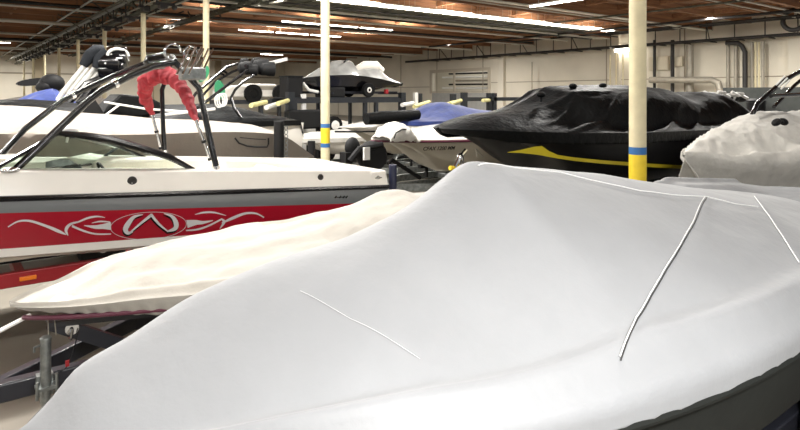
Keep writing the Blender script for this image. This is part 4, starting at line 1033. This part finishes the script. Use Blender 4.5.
# ================================================================ D3: boat with white arms and grey boots, blue cover
B3 = 16.6
gen_boat(-6.5, 1.5, B3, 1.15, 1.95, 2.3, CLOTHW, GEL, 'white boat beneath the blue cover at far left', 'pale cover along the boat beneath the blue cover at far left', 'trailer under the white boat at far left', zk=.9, seed=81)
g = MB()
for (P, r_) in (([(57, 101), (63, 92), (84, 66)], .05), ([(62, 103), (68, 94), (88, 68)], .04), ([(76, 90), (96, 67)], .06), ([(80, 95), (100, 70)], .05)):
    g.tube([onb(x, y, 15.2) for x, y in P], r_, 8)
t3 = thing('wake_tower', 'folded tower with white arms, grey boots and black speakers at upper left', 'boat tower', tuple(onb(80, 110, 15.2)))
g.build('arm', WHITEM, t3)
GREYC = mat('dark_grey_boot_canvas', (.022, .025, .03), .8, spec=.2, var=.2, vscale=12, bump=.4, bscale=20)
g = MB(); g.tube([onb(83, 66, 15.2), onb(90, 56, 15.2), onb(97, 51, 15.2), onb(104, 50, 15.2)], [.09, .15, .16, .12], 14); g.tube([onb(96, 68, 15.0), onb(100, 60, 15.0), onb(107, 52, 15.0)], [.09, .15, .13], 14); g.build('boot', GREYC, t3)
g = MB()
for (px, py, r_) in ((112, 63, .30), (119, 58, .26), (108, 70, .22), (118, 67, .25)): g.lathe(onb(px, py, 15.0), (1, -.4, 0), [(.05, -r_), (r_*.8, -r_*.8), (r_, 0), (r_, r_*.6), (r_*.8, r_*.7)], 16)
g.tube([onb(110, 68, 15.1), onb(96, 84, 15.1), onb(80, 104, 15.1), onb(72, 118, 15.1)], .09, 8); g.tube([onb(100, 78, 15.1), onb(86, 84, 15.1), onb(66, 106, 15.1)], .07, 8)
g.build('speaker', BLACK, t3)
g = MB(); cc = onb(118, 55, 14.8); g.tube([cc+Vector((.22*cos(t), 0, .16*sin(t)-.02)) for t in [k*pi/10 for k in range(11)]], .035, 8); g.tube([onb(112, 54, 14.8), onb(105, 64, 14.8)], .03, 8); g.tube([onb(116, 58.5, 14.6), onb(122, 58, 14.6)], .02, 6); g.build('hoop', WHITEM, t3)
# blue cover tent over its bow tower
g = MB(); R = []
apex = onb(52, 89, 15.6)
for i in range(25):
    u = i/24; R.append([])
    for j in range(41):
        v_ = j/40; th = 2*pi*v_; L_ = onb(24, 112, 15.2); rr_ = u**.8
        x = apex.x+(-1.25 if cos(th) < 0 else .75)*abs(cos(th))*rr_; y = apex.y+.75*sin(th)*rr_; z = apex.z-(.62+.06*sin(th*9))*u**1.15+.03*nz(th*4, u*3)
        R[-1].append((x+.05*sin(th*11)*u, y, z))
g.grid(R); o = g.build('tower_cover', CLOTHBL); tag(o, 'bright blue gathered cover draped over a boat at far left', 'boat cover')
o.modifiers.new('s', 'SOLIDIFY').thickness = .01
g = MB(); p0, p1 = onb(17, 83.5, 17), onb(55, 80, 17); P = []
for k in range(24):
    t = 2*pi*k/24; P.append(p0.lerp(p1, .5+.5*cos(t))+Vector((0, 0, .09*sin(t))))
g.prism(P, (0, .35, 0)); tag(g.build('wakeboard', BLK), 'black wakeboard lying flat in the air above the blue cover', 'wakeboard')
g = MB(); g.ell(onb(52, 83, 16.6), (.28, .2, .22)); g.ell(onb(45, 87, 16.6), (.2, .2, .16)); g.tube([onb(50, 84, 16.6), onb(50, 96, 16.6)], .06, 8); tag(g.build('tower_speaker_pod', BLK), 'black speaker pod just above the blue cover', 'speaker')
gen_boat(-9, -1, 19.6, 1.15, 2.0, 2.45, CLOTHK, GEL, 'boat under a dark cover at the left edge, behind the blue cover', 'dark peaked cover at the left edge behind the blue cover', 'trailer under the dark covered boat at the left edge', zk=.9, seed=91, prof=[(0, .05), (.3, .5), (.62, 1), (.8, .6), (1, .2)])
gen_boat(-3, 5, 19.6+3, 1.1, 1.9, 2.3, CLOTHW, GEL, 'far white covered boat behind the wakeboard boat arms', 'white cover on the far boat behind the wakeboard boat arms', 'trailer under the far white covered boat behind the tower arms', zk=.9, seed=92)
gen_boat(-1, 6, 27, 1.1, 2.1, 2.6, CLOTHT, GEL, 'far tan covered boat near the fourth column', 'tan cover on the far boat near the fourth column', 'trailer under the far tan covered boat', zk=1.0, seed=93)
gen_boat(-9, 0, 33, 1.2, 2.0, 2.5, CLOTHW, GEL, 'farthest white covered boat by the left columns', 'white cover on the farthest boat by the left columns', 'trailer under the farthest white covered boat', zk=1.0, seed=94)
# ================================================================ storage rack with jet ski
RKb = 17.0
rk = thing('storage_rack', 'long dark steel cantilever storage rack with padded arms beyond the boats', 'storage rack', (13, RKb, 0))
def post(px, ytop, w=.12, b=RKb, m=RACKM):
    p = onb(px, ytop, b); MB().box(p.x-w/2, p.x+w/2, b-w/2, b+w/2, 0, p.z).build('post', m, rk, smooth=0)
for px, yt, w in ((290, 92, .22), (365, 99, .12), (376, 99, .12), (402, 92.5, .2), (453, 94, .18), (464, 92.5, .2), (489, 93, .16), (494, 93, .16)): post(px, yt, w)
for px, yt in ((303.5, 94), (415.5, 92.5)): post(px, yt, .13, RKb, WHITEM)
post(420.5, 93.5, .1)
for (p0, p1, z0) in ((290, 404, 2.24), (463, 522, 2.26)):
    a_, b_ = onb(p0, 100, RKb).x, onb(p1, 100, RKb).x; MB().box(a_, b_, RKb-.08, RKb+.08, z0, z0+.15).build('beam', RACKM, rk, smooth=0)
    if p0 == 290: MB().box(a_, b_, RKb+1.32, RKb+1.48, z0, z0+.15).build('beam', RACKM, rk, smooth=0); MB().box(a_+.1, b_-.1, RKb, RKb+1.4, z0+.15, z0+.19).build('shelf', RACKM, rk, smooth=0)
for px, yt in ((318, 100), (350, 100)): post(px, yt, .1, RKb+1.4)
for i, (p0, p1, m) in enumerate((((251, 105.5), (266, 102), YELP), ((266, 107.7), (287, 101), WHITEM), ((278, 103.5), (288, 100.5), YELP), ((402, 105), (413, 103), WHITEM), ((414, 106.5), (429, 102), YELP), ((440, 106.7), (454, 102), YELP), ((450, 104), (461, 100.5), YELP), ((483, 100.5), (489, 100.2), YELP))):
    q0, q1 = onb(*p0, RKb-.9), onb(*p1, RKb-.05); MB().tube([q0, q1], .07, 8).build('padded_arm', m, rk, label='yellow padded arm' if m is YELP else 'white padded arm')
# black box on the rack
p = onb(285, 90, RKb+.3); q = onb(300, 77, RKb+.3)
bx = thing('equipment_case', 'black case standing on the rack left of the jet ski', 'case', (p.x, RKb+.3, 2.42))
MB().box(p.x, q.x, RKb+.1, RKb+.7, 2.42, q.z).build('body', BLK, bx, bevel=.02); MB().box(p.x-.01, q.x+.01, RKb+.08, RKb+.72, q.z, q.z+.03).build('lid', BLK, bx)
# jet ski on its trailer, on the rack
JB = RKb+.5
js = thing('jet_ski', 'white and black jet ski with folded seat cover on the rack behind the second column', 'jet ski', tuple(onb(350, 92, JB)))
tpj = [(302, 79), (311, 73), (322, 66.5), (333, 61), (345, 60.5), (352, 62), (354, 69), (362, 67), (374, 66), (380, 70), (384, 75), (391, 79), (395, 82)]
sdj = [(302, 79), (312, 77), (325, 75.5), (340, 75), (352, 75), (365, 76.5), (380, 79), (395, 83)]
btj = [(303, 82), (308, 89), (314, 92), (330, 93), (350, 93), (370, 91), (385, 88), (395, 85)]
j0, j1 = onb(302, 80, JB).x, onb(395, 84, JB).x
tz = [(onb(x, y, JB).x, onb(x, y, JB).z) for x, y in tpj]; sz = [(onb(x, y, JB-.4).x, onb(x, y, JB-.4).z) for x, y in sdj]; bz = [(onb(x, y, JB).x, onb(x, y, JB).z) for x, y in btj]
g = MB(); h_ = MB(); R1 = []; R2 = []
for k in range(49):
    a = j0+(j1-j0)*k/48; t = k/48; w_ = .52*max(.02, (1-(1-min(1, t/.5))**2.2))*(1-.15*max(0, t-.6))
    T, S0, Bz = cr(a, tz), lerp(a, sz), lerp(a, bz)
    R1.append([(a, JB+w_*q*(1.04 if abs(q) < .99 else 1), S0+(T-S0)*(1-abs(q)**1.5)**1.1 if abs(q) < 1 else S0) for q in [-1+j/8 for j in range(17)]])
    R2.append([(a, JB-w_, S0), (a, JB-w_*.95, S0-.1), (a, JB-w_*.86, (S0+Bz)/2-.08), (a, JB, Bz), (a, JB+w_*.86, (S0+Bz)/2-.08), (a, JB+w_*.95, S0-.1), (a, JB+w_, S0)])
g.grid(R1); g.build('deck', mat('silver_grey_shell', (.42, .42, .40), .3, coat=.3, var=.35, vscale=3), js); h_.grid(R2); h_.face([48*7+k for k in range(7)]); h_.build('hull', BLACK, js)
g = MB(); g.tube([onb(354, 71, JB), onb(365, 66.5, JB), onb(376, 66.5, JB), onb(382, 71, JB)], [.12, .2, .2, .12], 12); g.build('seat', GELIN, js)
g = MB(); g.tube([onb(344, 62, JB-.35), onb(347, 60, JB), onb(350, 62, JB+.35)], .03, 8); g.build('handlebar', BLK, js)
g = MB(); g.tube([onb(303, 83, JB-.3), onb(309, 90, JB-.35), onb(318, 92, JB-.35)], .05, 8); g.build('bow_trim', WHITEM, js)
jt = thing('jet_ski_trailer', 'small trailer with white wheels under the jet ski on the rack', 'trailer', (onb(350, 95, JB).x, JB, 2.43))
g = MB(); a_, b_ = onb(305, 92, JB).x, onb(392, 92, JB).x; zt_ = onb(350, 92.5, JB).z
for s in (-.3, .3): g.bar((a_, JB+s, zt_), (b_, JB+s, zt_), .06, .08)
for f in (.2, .6, .95): g.bar((a_+(b_-a_)*f, JB-.6, zt_-.03), (a_+(b_-a_)*f, JB+.6, zt_-.03), .05, .06)
g.build('frame', BLKM, jt)
for px in (368,):
    for s in (-.62, .62):
        c = Vector((onb(px, 95, JB-.6).x, JB+s, 2.43+.24)); w_ = MB().lathe(c, (0,1,0), [(.12, -.07), (.22, -.08), (.24, -.05), (.24, .05), (.22, .08), (.12, .07)], 22).build('wheel', TYRE, jt); MB().lathe(c, (0,1,0), [(.12, -.06), (.05, -.09), (.05, .09), (.12, .06)], 16).build('rim', WHITEM, w_)
g = MB(); p = onb(339, 95, JB-.5); g.box(p.x-.35, p.x+.25, JB-.5, JB+.5, 2.43, 2.75); g.build('storage_box', BLK, jt, bevel=.03)
g = MB(); p = onb(387, 95, JB-.5); g.box(p.x-.06, p.x+.06, JB-.5, JB-.4, 2.55, 2.70); g.build('tail_light', REDM, jt)
# white buggy on rack at left of it
vb = 22.0
v = thing('utility_cart', 'small white utility vehicle with black wheel seen beyond the second tower', 'vehicle', tuple(onb(260, 99, vb)))
g = MB(); pts = [(224, 97), (225, 90), (231, 86), (242, 85), (249, 86), (251, 83.5), (276, 84), (279, 88), (286, 89), (288, 97)]
g.prism([onb(x, y, vb) for x, y in pts], (0, 1.3, 0)); g.build('body', GEL, v, bevel=.05)
for px in (252, 280): MB().lathe(onb(px, 93.5, vb-.02), (0,-1,0), [(.33, 0), (.36, .04), (.36, .16), (.2, .2), (.15, .14)], 24).build('wheel', TYRE, v)
g = MB(); p0, p1 = onb(255, 86, vb), onb(275, 90, vb); g.box(p0.x, p1.x, vb-.012, vb, p1.z, p0.z); g.build('side_panel', CONDUIT, v)
rk2 = thing('storage_rack', 'dark rack frame carrying the small white utility vehicle', 'storage rack', (onb(258, 99, vb).x, vb, 0))
a_, b_ = onb(222, 99, vb).x, onb(296, 99, vb).x; zz_ = onb(258, 98.8, vb).z
MB().box(a_, b_, vb-.1, vb+1.5, zz_-.2, zz_-.05).build('shelf', RACKM, rk2)
for f in (.02, .5, .98): MB().box(a_+(b_-a_)*f-.07, a_+(b_-a_)*f+.07, vb-.1, vb+.05, 0, zz_-.2).build('post', RACKM, rk2)
for f in (.02, .98): MB().box(a_+(b_-a_)*f-.07, a_+(b_-a_)*f+.07, vb+1.35, vb+1.5, 0, zz_-.2).build('post', RACKM, rk2)
# wheeled trailer below the rack (wheel seen at 334,125)
c = onb(334, 125, 16.5)
tw_ = thing('engine_stand', 'dark wheeled stand with white rim below the jet ski rack', 'stand', (c.x, c.y, 0))
MB().lathe((c.x, c.y, c.z), (0,1,0), [(.16, -.08), (.26, -.1), (.29, 0), (.26, .1), (.16, .08)], 20).build('wheel', TYRE, tw_)
MB().lathe((c.x, c.y, c.z), (0,1,0), [(.15, -.09), (.05, -.11), (.05, .11), (.15, .09)], 16).build('rim', WHITEM, tw_)
MB().box(c.x-1.6, c.x-.1, c.y+.05, c.y+.35, c.z-.1, c.z+.5).build('body', BLK, tw_, bevel=.06)
MB().box(c.x-.5, c.x-.3, c.y+.1, c.y+.3, 0, c.z).build('leg', BLK, tw_); MB().box(c.x-1.5, c.x-1.3, c.y+.1, c.y+.3, 0, c.z).build('leg', BLK, tw_)
# far wakeboard tower behind the black cover
wt = thing('wake_tower', 'silver and black tower racks just right of the black cover', 'boat tower', tuple(onb(722, 108, 8.4)))
g = MB()
for k in range(9):
    p = onb(704+4.6*k, 92+1.4*(k % 3), 8.4); g.tube([p, p+Vector((.25, -.1, -.12+.1*(k % 2)))], .05, 6)
g.tube([onb(722, 96, 8.4), onb(732, 104, 8.4), onb(742, 118, 8.4)], .06, 8); g.tube([onb(735, 96, 8.4), onb(728, 110, 8.4)], .05, 8); g.build('rack', WHITEM, wt)
g = MB(); [g.ell(onb(706+7*k, 96.5+.4*k, 8.5), (.28, .15, .12)) for k in range(6)]; g.tube([onb(702, 98, 8.5), onb(745, 99, 8.5)], .07, 8); g.build('speaker', BLK, wt)
c = ona(756, 102, 29.3)
bn = thing('waste_bin', 'black upright bin against the grey partition at far right', 'bin', (c.x, c.y, 0))
MB().lathe((c.x, c.y, 0), (0,0,1), [(.3, 0), (.34, .1), (.38, 2.1), (.40, 2.14), (.38, 2.2)], 20).build('body', BLK, bn); MB().lathe((c.x, c.y, 2.2), (0,0,1), [(.41, 0), (.41, .05), (.2, .14)], 20).build('lid', BLK, bn)
# ---------------------------------------------------------------- world: daylight from the open loading side behind the camera
w = bpy.data.worlds.new('world'); sc.world = w; w.use_nodes = True
bg = w.node_tree.nodes['Background']; bg.inputs[0].default_value = (.95, .97, 1, 1); bg.inputs[1].default_value = .3
sc.view_settings.view_transform = 'Standard'; sc.view_settings.look = 'None'; sc.view_settings.gamma = 1; sc.view_settings.use_curve_mapping = False
sc.view_settings.exposure = 0.35
